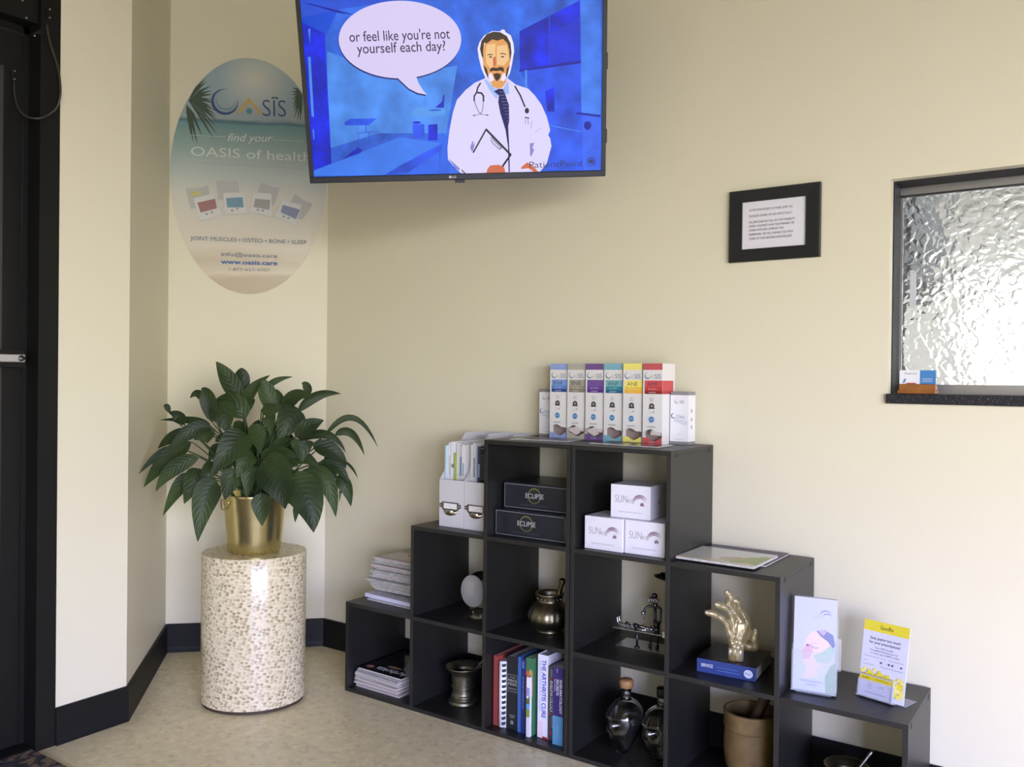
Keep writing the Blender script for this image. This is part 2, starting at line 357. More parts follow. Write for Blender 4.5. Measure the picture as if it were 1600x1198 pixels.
nt = glass.node_tree; b = nt.nodes['Principled BSDF']; b.inputs['Transmission Weight'].default_value = 1; b.inputs['Roughness'].default_value = .07; b.inputs['IOR'].default_value = 1.45
b.inputs['Base Color'].default_value = (.97, .98, .98, 1)
tc = node(nt, 'ShaderNodeTexCoord'); nz = node(nt, 'ShaderNodeTexNoise', Scale=18.); mxv = node(nt, 'ShaderNodeMix', data_type='VECTOR'); 
nt.links.new(tc.outputs['Object'], nz.inputs['Vector']); nt.links.new(tc.outputs['Object'], mxv.inputs[4]); nt.links.new(nz.outputs['Color'], mxv.inputs[5]); mxv.inputs[0].default_value = .035
v = node(nt, 'ShaderNodeTexVoronoi', feature='SMOOTH_F1', Scale=54.); v.inputs['Smoothness'].default_value = .3; nt.links.new(mxv.outputs[1], v.inputs['Vector'])
bp = node(nt, 'ShaderNodeBump'); bp.inputs['Strength'].default_value = 1.; bp.inputs['Distance'].default_value = .0042; bp.invert = True
nt.links.new(v.outputs['Distance'], bp.inputs['Height']); nt.links.new(bp.outputs['Normal'], b.inputs['Normal'])
m = MB(); m.box((.010, .120, .0062), (.50, .125, LZ-.03), glass); m.box((.0035, .117, .0062), (.0095, .128, LZ-.03), alu_m); gp = m.build('glass_pane', win); tag(gp, 'pebbled glass pane at the left of the window')
MB().box((.03, .1135, .235), (.046, .1165, .335), mat('clear_grip', (214, 218, 222), .2, alpha=.75)).build('finger_pull', gp)
m = MB(); m.box((.235, .1282, .0062), (LX-.013, .1332, LZ-.03), glass); m.build('glass_pane', win)

# business cards in a wooden holder on the sill
wood = mat('varnished_wood', (146, 92, 42), .35, noise=.2, nscale=30)
h = thing('card_holder', 'small orange-brown wooden card holder on the black window sill', 'card holder', (1.736, .012, WZ0+.0006))
m = MB(); m.box((0, 0, 0), (.094, .046, .010), wood, bev=.002); m.box((.004, 0, .008), (.094, .010, .026), wood, bev=.002); m.box((0, .020, .010), (.094, .030, .020), wood, bev=.002); m.build('body', h)
cw = mat('card_white', (232, 232, 236), .4); cb = mat('card_blue', (70, 132, 190), .4)
for k in range(3):
    c = thing('business_card', ['white and sky-blue business card at the front of the wooden holder', 'second business card, behind the front card in the wooden holder', 'rearmost business card in the wooden holder'][k], 'card', (1.739, .0245+.0018*k, WZ0+.0112), 0, 'business cards in the wooden holder')
    m = MB(); m.box((0, 0, 0), (.05, .0009, .052), cw); m.box((.05, 0, 0), (.088, .0009, .052), cb); m.build('card', c)
    if k == 0:
        d = Deco((0, -.0001, 0)); d.text('WELLNESS CLINIC', (.012, .041), (.044, .041), .004, mat('grey_ink', (110, 112, 118), .6))
        for q in range(3): d.line([(.056, .030-.004*q), (.08, .030-.004*q)], .0008, cw)
        d.poly([(.008, .018), (.013, .030), (.017, .028), (.012, .018)], cb); d.line([(.018, .017), (.040, .017)], .003, mat('red_ink', (190, 80, 60), .5)); d.build('print', c)

# ------------------------------------------------------------------ door at the far left
door = thing('door_1', None, None, (-.372, -1.13, 0)); structure(door)
m = MB(); m.box((.0135, -.0004, 0), (-.12, -.058, 2.30), doorblack); m.box((.0, -.058, 2.12), (-.12, -1.22, 2.30), doorblack); m.box((0, -1.16, 0), (-.12, -1.22, 2.12), doorblack)
m.box((-.055, -.058, .0), (-.12, -.072, 2.12), doorblack); m.box((-.055, -.058, 2.10), (-.12, -1.16, 2.12), doorblack); m.build('door_frame', door)
m = MB(); X0, X1 = -.058, -.10
m.box((X0, -.074, .012), (X1, -.128, 2.095), doorblack); m.box((X0, -1.10, .012), (X1, -1.155, 2.095), doorblack); m.box((X0, -.128, 1.99), (X1, -1.10, 2.095), doorblack); m.box((X0, -.128, .012), (X1, -1.10, .26), doorblack)
leaf = m.build('door_leaf', door)
m = MB(); m.box((X0+.003, -.128, .26), (X0-.012, -.150, 1.99), mat('glazing_stop_grey', (58, 58, 60), .4)); m.build('glazing_stop', leaf)
MB().box((-.073, -.150, .26), (-.078, -1.10, 1.99), mat('dark_door_glass', (14, 15, 16), .08)).build('glass_pane', leaf)
m = MB(); m.box((X0+.034, -.082, 1.135), (X0+.048, -1.10, 1.160), alu_m, bev=.003); m.box((X0, -.078, 1.122), (X0+.036, -1.10, 1.172), doorblack); m.ball((X0+.049, -.094, 1.1475), (.004, .009, .009), darksteel_m, 12); tag(m.build('push_bar', leaf), 'silver push bar across the door')
def dl(px, py, x): p = on_plane(px, py, (x, 0, 0), (1, 0, 0)); return p-Vector((-.372, -1.13, 0))
pts = [dl(73, 38, -.352), dl(77, 62, -.348), dl(84, 85, -.342), dl(91, 108, -.335), dl(94, 130, -.330), dl(94, 150, -.330), dl(89, 167, -.338), dl(76, 179, -.346), dl(60, 185, -.352), dl(42, 182, -.375), dl(29, 170, -.405), dl(23, 150, -.42), dl(22, 128, -.427)]
def smooth_path(pts, n=5):
    out = []
    for i in range(len(pts)-1):
        p0 = pts[max(i-1, 0)]; p1 = pts[i]; p2 = pts[i+1]; p3 = pts[min(i+2, len(pts)-1)]
        for k in range(n):
            t = k/n; out.append(.5*((2*p1)+(p2-p0)*t+(2*p0-5*p1+4*p2-p3)*t*t+(3*p1-p0-3*p2+p3)*t**3))
    return out+[pts[-1]]
MB().tube(smooth_path(pts), .0032, mat('armoured_cable', (58, 52, 50), .35), 8).build('cord', door)
for (px, py, x, nm) in ((76, 22, -.3574, 'cord_bracket'), (21, 118, -.429, 'cord_bracket')):
    p = dl(px, py, x); m = MB(); m.box((p.x-.001, p.y-.008, p.z-.018), (p.x+.006, p.y+.008, p.z+.018), doorblack, bev=.001)
    for s in (-1, 1): m.ball((p.x+.007, p.y, p.z+s*.012), .0026, alu_m, 10)
    m.build(nm, door)
m = MB()
for px, py in ((41, 28), (54, 56), (35, 1)):
    p = dl(px, py, -.3715); m.ball((p.x+.001, p.y, p.z), .0028, alu_m, 10)
m.build('frame_screw', door)

# entrance mat
matm = bpy.data.materials.new('patterned_mat_pile'); matm.use_nodes = True; nt = matm.node_tree; b = nt.nodes['Principled BSDF']; b.inputs['Roughness'].default_value = .95
tc = node(nt, 'ShaderNodeTexCoord'); n1 = node(nt, 'ShaderNodeTexNoise', Scale=14., Detail=2., Distortion=2.5); nt.links.new(tc.outputs['Object'], n1.inputs['Vector'])
r = node(nt, 'ShaderNodeValToRGB'); e = r.color_ramp.elements; e[0].position = .42; e[0].color = (*lin((44, 40, 40)), 1); e[1].position = .56; e[1].color = (*lin((128, 106, 82)), 1); k = e.new(.5); k.color = (*lin((62, 66, 68)), 1)
nt.links.new(n1.outputs['Fac'], r.inputs[0]); nt.links.new(r.outputs[0], b.inputs['Base Color'])
m = MB(); m.box((-.366, -1.192, .0005), (.45, -2.25, .010), matm, bev=.003); tag(m.build('entrance_mat'), 'dark patterned entrance mat on the floor by the black door', 'mat')
structure(MB().box((-.47, -1.19, 0), (-.373, -2.29, .011), doorblack).build('trim_1'))

# ------------------------------------------------------------------ stepped cube organizers
W = 3*P+T
def organizer(nm, label, x0, mirror):
    t = thing(nm, label, 'shelf unit', (x0, 0, 0)); D = .30
    def bx(a0, a1, z0, z1, name, lab=None):
        if mirror: a0, a1 = W-a1, W-a0
        m = MB(); m.box((a0, -D, z0), (a1, 0, z1), blackwood, bev=.0006)
        o = m.build(name, t)
        if lab: tag(o, lab)
        return o
    bx(0, T, 0, P, 'side_panel'); bx(P, P+T, 0, 2*P, 'divider_panel'); bx(2*P, 2*P+T, 0, 3*P, 'divider_panel'); bx(3*P, 3*P+T, 0, 3*P, 'side_panel')
    e = .0002
    for c, n in ((0, 1), (1, 2), (2, 3)):
        for k in range(n): bx(c*P+T+e, (c+1)*P-e, k*P+(.0 if k else 0), k*P+T, 'bottom_panel' if k == 0 else 'shelf_panel')
    bx(0, P-e, P+e, P+T, 'top_panel'); bx(P, 2*P-e, 2*P+e, 2*P+T, 'top_panel'); bx(2*P, 3*P+T, 3*P+e, 3*P+T, 'top_panel')
    for c, z in ((0, P), (P, 2*P), (3*P+T, 3*P)) if not mirror else ((0, P), (P, 2*P), (2*P, 3*P)):
        xx = (W-c) if mirror else c
        s = 1 if mirror else (-1 if c < 3*P else 1)
        for y in (-D+.035, -.035): MB().box((xx-.001 if s < 0 else xx-.004, y-.004, z-.006), (xx+.0008 if s > 0 else xx+.004, y+.004, z+T*.55), ink).build('cam_lock', t)
    return t
organizer('cube_organizer', 'black stepped cube shelf unit rising towards the right, nearest the plant pedestal', 0, False)
X0R = W+.003
organizer('cube_organizer', 'black stepped cube shelf unit descending towards the right, under the reception window', X0R, True)
S = [T+.0004+k*P for k in range(4)]    # surface heights

# ------------------------------------------------------------------ pedestal + plant
ped = thing('pedestal', 'oval drum pedestal of mother-of-pearl mosaic standing on the floor in the corner', 'pedestal', (-.2, -.536, 0), .6313)
m = MB(); A, B, H = .1735, .160, .5058; n = 96; prl = pearl_mat(); vs = []; fs = []; uv = []
per = [0]
for i in range(n): a0 = 2*PI*i/n; a1 = 2*PI*(i+1)/n; per.append(per[-1]+math.hypot(A*(math.cos(a1)-math.cos(a0)), B*(math.sin(a1)-math.sin(a0))))
rows = [(.012, 1.0), (.2, 1.), (.35, 1.), (H-.004, 1.0), (H, .985)]
for z, k in rows:
    for i in range(n+1): a = 2*PI*i/n; vs.append((A*k*math.cos(a), B*k*math.sin(a), z)); uv.append((per[i], z))
for j in range(len(rows)-1):
    for i in range(n): fs.append((j*(n+1)+i, j*(n+1)+i+1, (j+1)*(n+1)+i+1, (j+1)*(n+1)+i))
m.add(vs, fs, prl, True, uvs=uv); m.build('drum', ped)
m = MB(); ov = [(A*.985*math.cos(2*PI*i/n), B*.985*math.sin(2*PI*i/n)) for i in range(n)]
m.add([(x, y, H) for x, y in ov], [tuple(range(n))], prl, False, uvs=[(x+1, y) for x, y in ov]); m.build('top', ped)
MB().prism([(x*.985, y*.985) for x, y in ov], 0, .012, mat('dark_base_board', (70, 58, 44), .7)).build('base', ped)

PZ = H+.0008
potc = Vector((-.197, -.54, PZ))
pot = thing('bucket_planter', 'shiny gold metal bucket planter on the mosaic pedestal', 'planter', potc)
m = MB(); m.lathe([(.001, .0), (.078, .0), (.086, .003), (.0885, .012), (.105, .19), (.107, .196), (.105, .199), (.1015, .196), (.098, .16), (.001, .16)], gold_m, 64); m.build('bucket', pot)
m = MB(); m.lathe([(.001, .164), (.095, .164), (.0975, .1605)], mat('potting_soil', (46, 36, 28), .95, noise=.4, nscale=40), 32); m.build('soil', pot)
# drop handle drawn against the bucket side, seen at the front left
m = MB(); hp = []
for i in range(17):
    t = PI*i/16; aa = R(-98)+R(-40)*.5+R(44)*(i/16-.5)+R(8); rr = .105-.0*i; hp.append((rr*math.cos(aa)+.004*math.cos(aa), rr*math.sin(aa)+.004*math.sin(aa), .178-.03*math.sin(t)))
m.tube(hp, .0022, gold_m, 8); m.build('handle', pot)

plant = thing('peace_lily', 'leafy dark green peace lily growing in the gold bucket', 'plant', potc)
lm = leaf_mat(); leafmb = MB(); stem = MB(); stemm = mat('leaf_stalk_green', (52, 72, 38), .5)
AX = potc+Vector((0, 0, .17)); random.seed(4)
DV = fw.copy(); DV.z = 0; DV.normalize()
def wp(cx, cy, dep):          # crop position and distance in front of (+) the pot axis -> point in the room
    px = 200+cx/3.3286; py = 540+cy/3.3286; return on_plane(px, py, AX-DV*dep, DV)
def leaf(b, mdl, t, wd, db, dt, roll_=0.):
    B_ = wp(*b, db); T_ = wp(*t, dt)
    if mdl: M_ = wp(*mdl, (db+dt)/2+.01)
    else: M_ = (B_+T_)/2+Vector((0, 0, .012+.04*random.random()))*(.6)
    K = M_*2-(B_+T_)/2; n = 12; wd = wd/1530.
    vs = []; fs = []; uv = []; L = (T_-B_).length
    view = (CAM-M_).normalized()
    for i in range(n+1):
        u = i/n; p = B_*(1-u)**2+K*2*u*(1-u)+T_*u*u; tg = (B_*(-2*(1-u))+K*2*(1-2*u)+T_*2*u).normalized()
        s = tg.cross(view); s = s.normalized() if s.length > .15 else tg.orthogonal().normalized()
        nn = s.cross(tg).normalized()
        if nn.dot(view) < 0: nn = -nn
        ss = s*math.cos(roll_)+nn*math.sin(roll_)
        prof = (math.sin(PI*min(1, u**.78))**.8)*(1-.25*u) if 0 < u < 1 else 0.0
        prof = max(prof, .02); hw = wd/2*prof*1.12
        wav = math.sin(u*9+b[0])*.06
        for k, v in enumerate((-1, -.5, 0, .5, 1)):
            vs.append(p+ss*(hw*v)+nn*(hw*(abs(v)*(.30)-.12+wav*v))); uv.append((u*L*5, v))
    for i in range(n):
        for k in range(4): fs.append((i*5+k, i*5+k+1, (i+1)*5+k+1, (i+1)*5+k))
    leafmb.add(vs, fs, lm, True, uvs=uv)
    # stalk
    rb = .055*random.random(); aa = random.random()*2*PI; root = AX+Vector((rb*math.cos(aa), rb*math.sin(aa), -.01))
    mid = root*.45+B_*.55+Vector((0, 0, .25*abs((B_-root).length)*(.5 if B_.z > root.z+.1 else .9)))
    path = [root*(1-u)**2+mid*2*u*(1-u)+B_*u*u for u in [i/8 for i in range(9)]]+[B_+(K-B_)*.2]
    stem.tube(path, [.0030-.0012*i/9 for i in range(10)], stemm, 6)
LV = [
 ((590,300),None,(458,82),98,0,0),((596,250),None,(588,115),84,-.05,-.05),((600,330),(640,235),(738,153),66,0,.02),((712,230),(770,182),(857,162),34,0,-.02),
 ((745,350),None,(688,193),90,.05,.06),((800,330),None,(752,226),56,.0,.0),((800,350),(870,262),(965,268),74,.02,.05),((885,345),(985,262),(1107,250),56,0,-.04),
 ((948,252),None,(903,197),44,-.02,-.02),((440,400),None,(380,225),86,.08,.08),((400,290),None,(323,273),46,0,0),((612,380),(540,300),(440,300),120,.03,.02),
 ((475,290),(495,360),(515,450),125,.06,.08),((272,412),(262,370),(212,345),66,.04,.06),((215,350),None,(186,322),30,.03,.04),((430,420),(330,388),(167,386),42,0,-.03),
 ((430,425),(320,445),(203,558),74,.08,.12),((360,470),(250,470),(155,535),74,.0,-.02),((260,530),None,(57,668),44,.02,.05),((330,500),(200,590),(82,735),98,.05,.06),
 ((370,580),(235,640),(145,757),82,.08,.1),((605,450),(545,520),(432,672),150,.12,.17),((370,640),(340,710),(292,822),104,.07,.1),((450,605),(420,660),(376,745),80,.1,.13),
 ((335,690),(270,730),(182,884),84,.02,.02),((460,700),(400,800),(362,1018),132,.12,.16),((455,690),(400,730),(335,822),68,.05,.06),((560,640),None,(503,802),104,.1,.13),
 ((650,560),(610,600),(565,692),94,.1,.14),((645,620),None,(616,797),92,.12,.15),((700,595),(770,690),(818,848),188,.14,.19),((690,765),None,(697,938),98,.16,.18),
 ((835,680),(930,790),(965,970),180,.1,.13),((880,840),None,(869,920),36,.02,.02),((920,650),(1030,710),(1080,890),104,.04,.05),((990,615),(1085,630),(1153,722),66,.0,.0),
 ((1080,690),(1130,730),(1160,836),76,-.02,-.02),((1118,740),None,(1099,815),20,-.02,-.02),((1105,592),(1160,630),(1195,692),16,-.04,-.06),((880,497),(1030,462),(1133,556),48,.02,.02),
 ((1075,468),(1160,455),(1230,570),46,-.05,-.09),((1025,470),(1170,375),(1300,530),34,-.06,-.12),((870,475),(940,420),(1018,387),92,.04,.04),((905,492),None,(905,607),112,.1,.11),
 ((960,515),(1060,545),(1138,612),92,.02,.0),((690,585),(790,560),(885,580),84,.08,.1),((820,605),None,(1000,640),74,.05,.06),((885,325),(840,390),(780,485),150,.02,.06),
 ((662,405),None,(688,562),92,.09,.12),((695,330),(750,330),(800,308),66,.1,.12),((600,370),None,(650,260),80,-.03,-.03),((720,360),None,(745,475),76,.05,.07),
 ((450,470),None,(345,490),100,.03,.03),((1000,530),(1080,560),(1135,640),70,-.04,-.05),((1020,600),None,(1085,702),62,-.03,-.03),((545,420),None,(625,470),70,-.02,.0),
 ((850,640),None,(838,765),110,.02,.03),((760,620),None,(860,690),110,.0,.02),((500,560),None,(420,600),80,.0,.0),((560,560),None,(520,650),90,.02,.04),
 ((720,430),None,(800,520),90,.0,.02),((640,480),None,(560,560),80,-.03,-.03),((700,500),None,(640,640),70,-.02,.0),((820,540),None,(930,560),80,-.03,-.03)]
for (b_, md, t_, wd, db, dt) in LV: leaf(b_, md, t_, wd, db, dt, random.uniform(-.35, .35))
for i in range(26):
    a = random.random()*2*PI; rr = random.uniform(60, 190); cx = 665+rr*1.3*math.cos(a); cy = 540+rr*.8*math.sin(a)
    leaf((660+.4*(cx-660), 600+.4*(cy-600)), None, (cx, cy+25), random.uniform(60, 95), random.uniform(-.1, .05), random.uniform(-.16, .08), random.uniform(-.5, .5))
fo = leafmb.build('foliage', plant); fo.location = -potc; so = stem.build('stalks', plant); so.location = -potc

# ------------------------------------------------------------------ television turned out from the wall
ty, tt, tr_ = 0.741, 0.2678, 0.0643
n_ = Vector((math.sin(ty)*math.cos(tt), -math.cos(ty)*math.cos(tt), -math.sin(tt))); X_ = Vector((math.cos(ty), math.sin(ty), 0)); Y_ = n_.cross(X_)
TX = X_*math.cos(tr_)+Y_*math.sin(tr_); TY = -X_*math.sin(tr_)+Y_*math.cos(tr_); TN = n_
TW, TH = .86, .505
TBL = CAM+(Vector((.235, -.6942, 1.6791))-CAM)*(TW/.9)
tv = thing('television', 'wall-hung flat television showing a bearded doctor on a blue screen', 'television', TBL)
TM = Matrix((TX, TY, TN)).transposed().to_4x4()
tvb = mat('tv_black_plastic', (12, 12, 13), .35, spec=.3)
m = MB(); bz = .0125
m.box((0, 0, -.014), (TW, .018, .0), tvb, TM, bev=.002); m.box((0, TH-bz, -.014), (TW, TH, 0), tvb, TM, bev=.002); m.box((0, .018, -.014), (bz, TH-bz, 0), tvb, TM); m.box((TW-bz, .018, -.014), (TW, TH-bz, 0), tvb, TM)
m.build('bezel', tv)
m = MB(); m.box((.001, .001, -.030), (TW-.001, TH-.001, -.0145), tvb, TM, bev=.004); m.box((.10, .02, -.066), (TW-.10, .33, -.030), tvb, TM, bev=.012); m.build('back_housing', tv)
m = MB(); m.box((TW*.5-.016, -.008, -.012), (TW*.5+.012, .001, -.002), tvb, TM, bev=.001); m.build('sensor', tv)
MB().box((TW-.002, .30, -.020), (TW+.005, .345, -.008), tvb, TM, bev=.001).build('side_clip', tv); MB().box((TW-.002, .095, -.020), (TW+.005, .135, -.008), tvb, TM, bev=.001).build('side_clip', tv)
def tuv(px, py):
    p = on_plane(px, py, TBL, TN)-TBL; return (p.dot(TX), p.dot(TY))
EM = 1.0
def scr(name, rgb, noise=0, ns=9): return mat('screen_'+name, rgb, .25, emit=EM, noise=noise, nscale=ns, spec=.1)
def dark_base(m):
    b = m.node_tree.nodes['Principled BSDF']
    for l in list(m.node_tree.links):
        if l.to_socket == b.inputs['Base Color']: m.node_tree.links.remove(l)
    b.inputs['Base Color'].default_value = (.01, .01, .01, 1); return m
def S_(name, rgb, noise=0, ns=9):
    new = 'screen_'+name not in MATS; m = scr(name, rgb, noise, ns)
    return dark_base(m) if new else m
d = Deco((0, 0, 0), TX, TY, lift=-.0062); d.step = .00004
x0, y0, x1, y1 = bz, .018, TW-bz, TH-bz
bgm = S_('room_blue', (44, 100, 230), .45, 12)
d.rect(x0, y0, x1, y1, bgm)
def cl(p): return (min(max(p[0], x0), x1), min(max(p[1], y0), y1))
def A1(pts): return [cl(tuv(455+x/4.131, y/4.131)) for x, y in pts]     # left screen crop
def A2(pts): return [cl(tuv(690+x/4.794, 30+y/4.794)) for x, y in pts]  # doctor crop
def A3(pts): return [cl(tuv(800+x/4.131, y/4.131)) for x, y in pts]     # right screen crop
lightb = S_('light_blue', (72, 136, 236), .3, 13); midb = S_('mid_blue', (36, 78, 226), .4, 14); darkb = S_('deep_blue', (14, 34, 206), .55, 16); dk2 = S_('shadow_blue', (14, 24, 150), .3, 12)
TOPY = TH-bz
d.poly([(x0, y0+.26)]+[(x0, TOPY), (x0+.34, TOPY)]+A1([(300, 60), (160, 110), (60, 110)])[::1], S_('ceiling_blue', (36, 78, 206), .2, 6))
d.poly(A1([(230, 330), (700, 500), (1074, 420), (1000, 860), (560, 860), (240, 960)]), lightb)
d.poly(A1([(120, 20), (420, 95), (300, 80), (60, 10)]), dk2)
d.poly(A1([(58, 140), (215, 215), (260, 1055), (130, 1100), (85, 500)]), darkb)
d.poly(A1([(108, 190), (120, 290), (122, 180)]), lightb); d.poly(A1([(106, 365), (124, 365), (146, 760), (130, 745)]), lightb); d.poly(A1([(136, 830), (146, 840), (150, 900), (142, 900)]), lightb)
d.poly(A1([(130, 1120), (260, 1060), (600, 960), (980, 860), (1040, 900), (1020, 1130), (620, 1130)]), S_('floor_blue', (44, 100, 232), .25, 8))
d.poly(A1([(130, 1105), (700, 885), (975, 925), (600, 1130), (130, 1135)]), S_('table_blue', (58, 122, 238), .18, 10))
d.poly(A1([(975, 925), (975, 965), (760, 1110), (600, 1132), (700, 1070)]), midb); d.line(A1([(962, 960), (960, 1110)]), .003, midb)
d.poly(A1([(345, 790), (380, 765), (550, 765), (500, 808), (345, 808)]), midb); d.line(A1([(483, 808), (483, 850)]), .0025, midb); d.line(A1([(432, 860), (560, 845)]), .0018, midb); d.line(A1([(432, 860), (435, 980)]), .0018, midb); d.line(A1([(502, 850), (502, 950)]), .0018, midb); d.poly(A1([(335, 1025), (430, 950), (460, 970), (440, 990)]), darkb)
d.poly(A1([(765, 745), (810, 690), (1000, 700), (990, 740), (900, 752)]), S_('desk_blue', (88, 156, 242), .1)); d.poly(A1([(785, 800), (860, 800), (860, 890), (785, 890)]), midb); d.poly(A1([(885, 805), (945, 800), (945, 905), (885, 905)]), darkb); d.disc(A1([(810, 790)])[0], .012, .0035, darkb)
d.poly(A1([(930, 695), (975, 655), (982, 610), (990, 612), (985, 695)]), darkb); d.disc(A1([(930, 710)])[0], .018, .002, midb)
# right-hand cabinets
d.poly(A3([(50, 200), (440, 0), (445, 400), (200, 440), (52, 455)]), darkb); d.poly(A3([(50, 455), (445, 405), (450, 730), (250, 800), (110, 560)]), midb)
d.poly(A3([(250, 215), (440, 110), (440, 390), (250, 410)]), S_('door_blue', (22, 48, 214), .3, 12)); d.line(A3([(243, 100), (243, 410)]), .002, midb); d.line(A3([(52, 455), (445, 400)]), .006, dk2)
d.poly(A3([(445, 0), (575, 0), (575, 740), (450, 740)]), S_('wall_right_blue', (60, 118, 238), .35, 12)); d.poly(A3([(245, 790), (455, 720), (460, 1100), (230, 1100)]), S_('low_blue', (40, 84, 232), .4, 14)); d.poly(A3([(455, 745), (575, 745), (575, 1100), (460, 1100)]), S_('bin_blue', (54, 98, 240), .25, 14))
d.line(A3([(420, 730), (570, 748)]), .006, dk2); d.disc(A3([(490, 810)])[0], .011, .012, dk2); d.line(A3([(92, 455), (92, 565)]), .006, lightb); d.poly(A3([(215, 590), (275, 560), (280, 720), (230, 720)]), darkb); d.poly(A3([(275, 610), (340, 600), (340, 700), (275, 715)]), midb); d.line(A3([(250, 810), (450, 850)]), .002, lightb)
# speech bubble
bub = S_('bubble', (216, 204, 244)); shd = S_('bubble_shadow', (34, 34, 110))
import itertools
def bubble(dx, dy, mm):
    cx, cy, rx, ry = 548, 182, 284, 180; pts = []
    for i in range(80):
        a = 2*PI*i/80; x = cx+rx*math.cos(a); y = cy+ry*math.sin(a); pts.append((440+(x+dx)/2.963, (y+dy)/2.963))
    d.poly([cl(tuv(*p)) for p in pts], mm)
    d.poly([cl(tuv(440+(x+dx)/2.963, (y+dy)/2.963)) for x, y in ((530, 350), (545, 368), (590, 410), (630, 430), (672, 438), (650, 410), (632, 380), (620, 340))], mm)
bubble(-2, 7, shd); bubble(0, 0, bub)
tk = S_('bubble_text', (52, 42, 78))
def tt_(s, a, b, h, mm, bold=0, sh=0): d.text(s, tuv(440+a[0]/2.963, a[1]/2.963), tuv(440+b[0]/2.963, b[1]/2.963), h, mm, bold, sh)
tt_('or feel like you\'re not', (315, 193), (780, 177), .0275, tk, .004); tt_('yourself each day?', (350, 248), (760, 233), .0275, tk, .004)
# doctor
coat = S_('coat_white', (222, 214, 250)); skin = S_('skin', (226, 158, 92)); skl = S_('skin_light', (240, 196, 140)); red = S_('skin_red', (206, 106, 66)); hair = S_('hair', (62, 48, 34)); beard = S_('beard', (62, 38, 28)); shirt = S_('shirt_blue', (158, 186, 244)); tie = S_('tie_navy', (16, 16, 92)); outline = S_('cutout_white', (236, 228, 252)); grey = S_('stetho', (40, 40, 60)); lil = S_('fold_lilac', (140, 130, 200))
d.poly(A2([(330,440),(300,370),(280,290),(270,220),(285,170),(320,120),(380,88),(440,90),(455,74),(475,80),(480,95),(520,120),(540,180),(545,240),(530,330),(515,400),(490,450),(490,500),(340,500)]), outline)
d.poly(A2([(330,440),(250,475),(180,530),(115,605),(85,700),(60,830),(45,960),(48,1050),(90,1100),(140,1150),(160,1160),(740,1145),(790,1080),(825,950),(815,890),(800,870),(815,830),(790,730),(750,640),(700,570),(650,520),(560,490),(500,445)]), coat)
d.poly(A2([(335,450),(400,520),(460,525),(500,460),(508,560),(470,560),(455,545),(425,560),(415,600),(360,530),(320,455)]), shirt)
d.poly(A2([(345,430),(385,505),(420,520),(455,512),(485,470),(490,420)]), skin)
d.poly(A2([(305,240),(310,300),(315,350),(335,400),(350,440),(380,470),(430,490),(470,470),(490,420),(510,350),(522,260),(510,180),(460,145),(400,140),(330,165)]), skin)
d.poly(A2([(330,250),(335,330),(365,365),(400,350),(405,180),(340,190)]), skl); d.poly(A2([(415,200),(490,190),(505,300),(470,345),(415,340)]), skl)
d.poly(A2([(288,220),(300,160),(340,110),(390,92),(440,96),(490,125),(518,180),(525,250),(515,320),(508,230),(495,180),(460,145),(420,160),(380,150),(340,180),(320,175),(312,230),(313,300),(300,270)]), hair)
d.poly(A2([(385,290),(405,275),(410,330),(400,355),(388,350)]), red)
d.poly(A2([(338,272),(355,260),(385,262),(385,268),(355,268)]), beard); d.poly(A2([(432,262),(455,250),(485,262),(485,268),(458,258)]), beard); d.disc(A2([(368, 282)])[0], .0045, .0018, beard); d.disc(A2([(458, 280)])[0], .0045, .0018, beard)
d.poly(A2([(312,340),(340,370),(352,430),(385,470),(350,445),(325,390)]), beard); d.poly(A2([(512,340),(490,370),(480,430),(455,468),(492,430)]), beard)
d.poly(A2([(355,410),(375,400),(395,455),(370,470),(350,440)]), outline); d.poly(A2([(480,405),(460,405),(440,455),(465,465),(485,440)]), outline)
d.poly(A2([(363,372),(385,360),(415,365),(440,355),(465,362),(470,395),(440,383),(415,388),(385,385),(365,395)]), beard)
d.poly(A2([(388,410),(415,402),(445,410),(440,440),(415,465),(400,445)]), beard)
d.poly(A2([(393,540),(430,520),(460,522),(470,540),(505,640),(508,760),(500,800),(510,1000),(512,1145),(503,1145),(498,950),(480,830),(440,700),(425,620),(430,570)]), tie)
wh = S_('tie_dots', (190, 190, 240))
for i, (x, y) in enumerate(itertools.product(range(6), range(10))):
    xx = 440+y*7+x*13-6*(y % 2); yy = 545+y*24
    if 432+y*6 < xx < min(500, 470+y*9) : d.disc(A2([(xx, yy)])[0], .0009, .0009, wh, 8)
d.poly(A2([(420,560),(432,600),(460,760),(495,940),(498,1140),(420,1140)]), coat) if 0 else None
d.line(A2([(292,478),(272,510),(262,550),(245,575),(245,612)]), .0042, grey); d.line(A2([(265,548),(300,553),(314,575),(314,612)]), .0048, grey); d.line(A2([(246,612),(262,660),(282,700),(295,708),(308,680),(314,612)]), .0016, grey); d.line(A2([(236,720),(290,712),(350,718)]), .0012, grey)
d.disc(A2([(243,721)])[0], .0034, .0016, grey); d.disc(A2([(343,718)])[0], .0034, .0016, grey)
d.line(A2([(550,502),(590,570),(625,655)]), .0045, grey); d.disc(A2([(640,685)])[0], .0062, .0078, grey); d.line(A2([(625,735),(655,740)]), .003, grey); d.line(A2([(630,745),(628,785)]), .0012, grey); d.line(A2([(648,740),(650,790)]), .0012, grey); d.line(A2([(676,760),(672,820)]), .0008, grey)
cbp = S_('clip_black', (26, 26, 40))
d.line(A2([(238,998),(334,825)]), .0042, cbp); d.line(A2([(334,825),(518,1015)]), .0058, cbp); d.line(A2([(518,1015),(455,1105)]), .0055, cbp); d.line(A2([(372,885),(450,965)]), .0052, S_('clip_metal', (150, 150, 180))); d.line(A2([(370,905),(380,925),(435,975),(450,960)]), .0018, cbp)
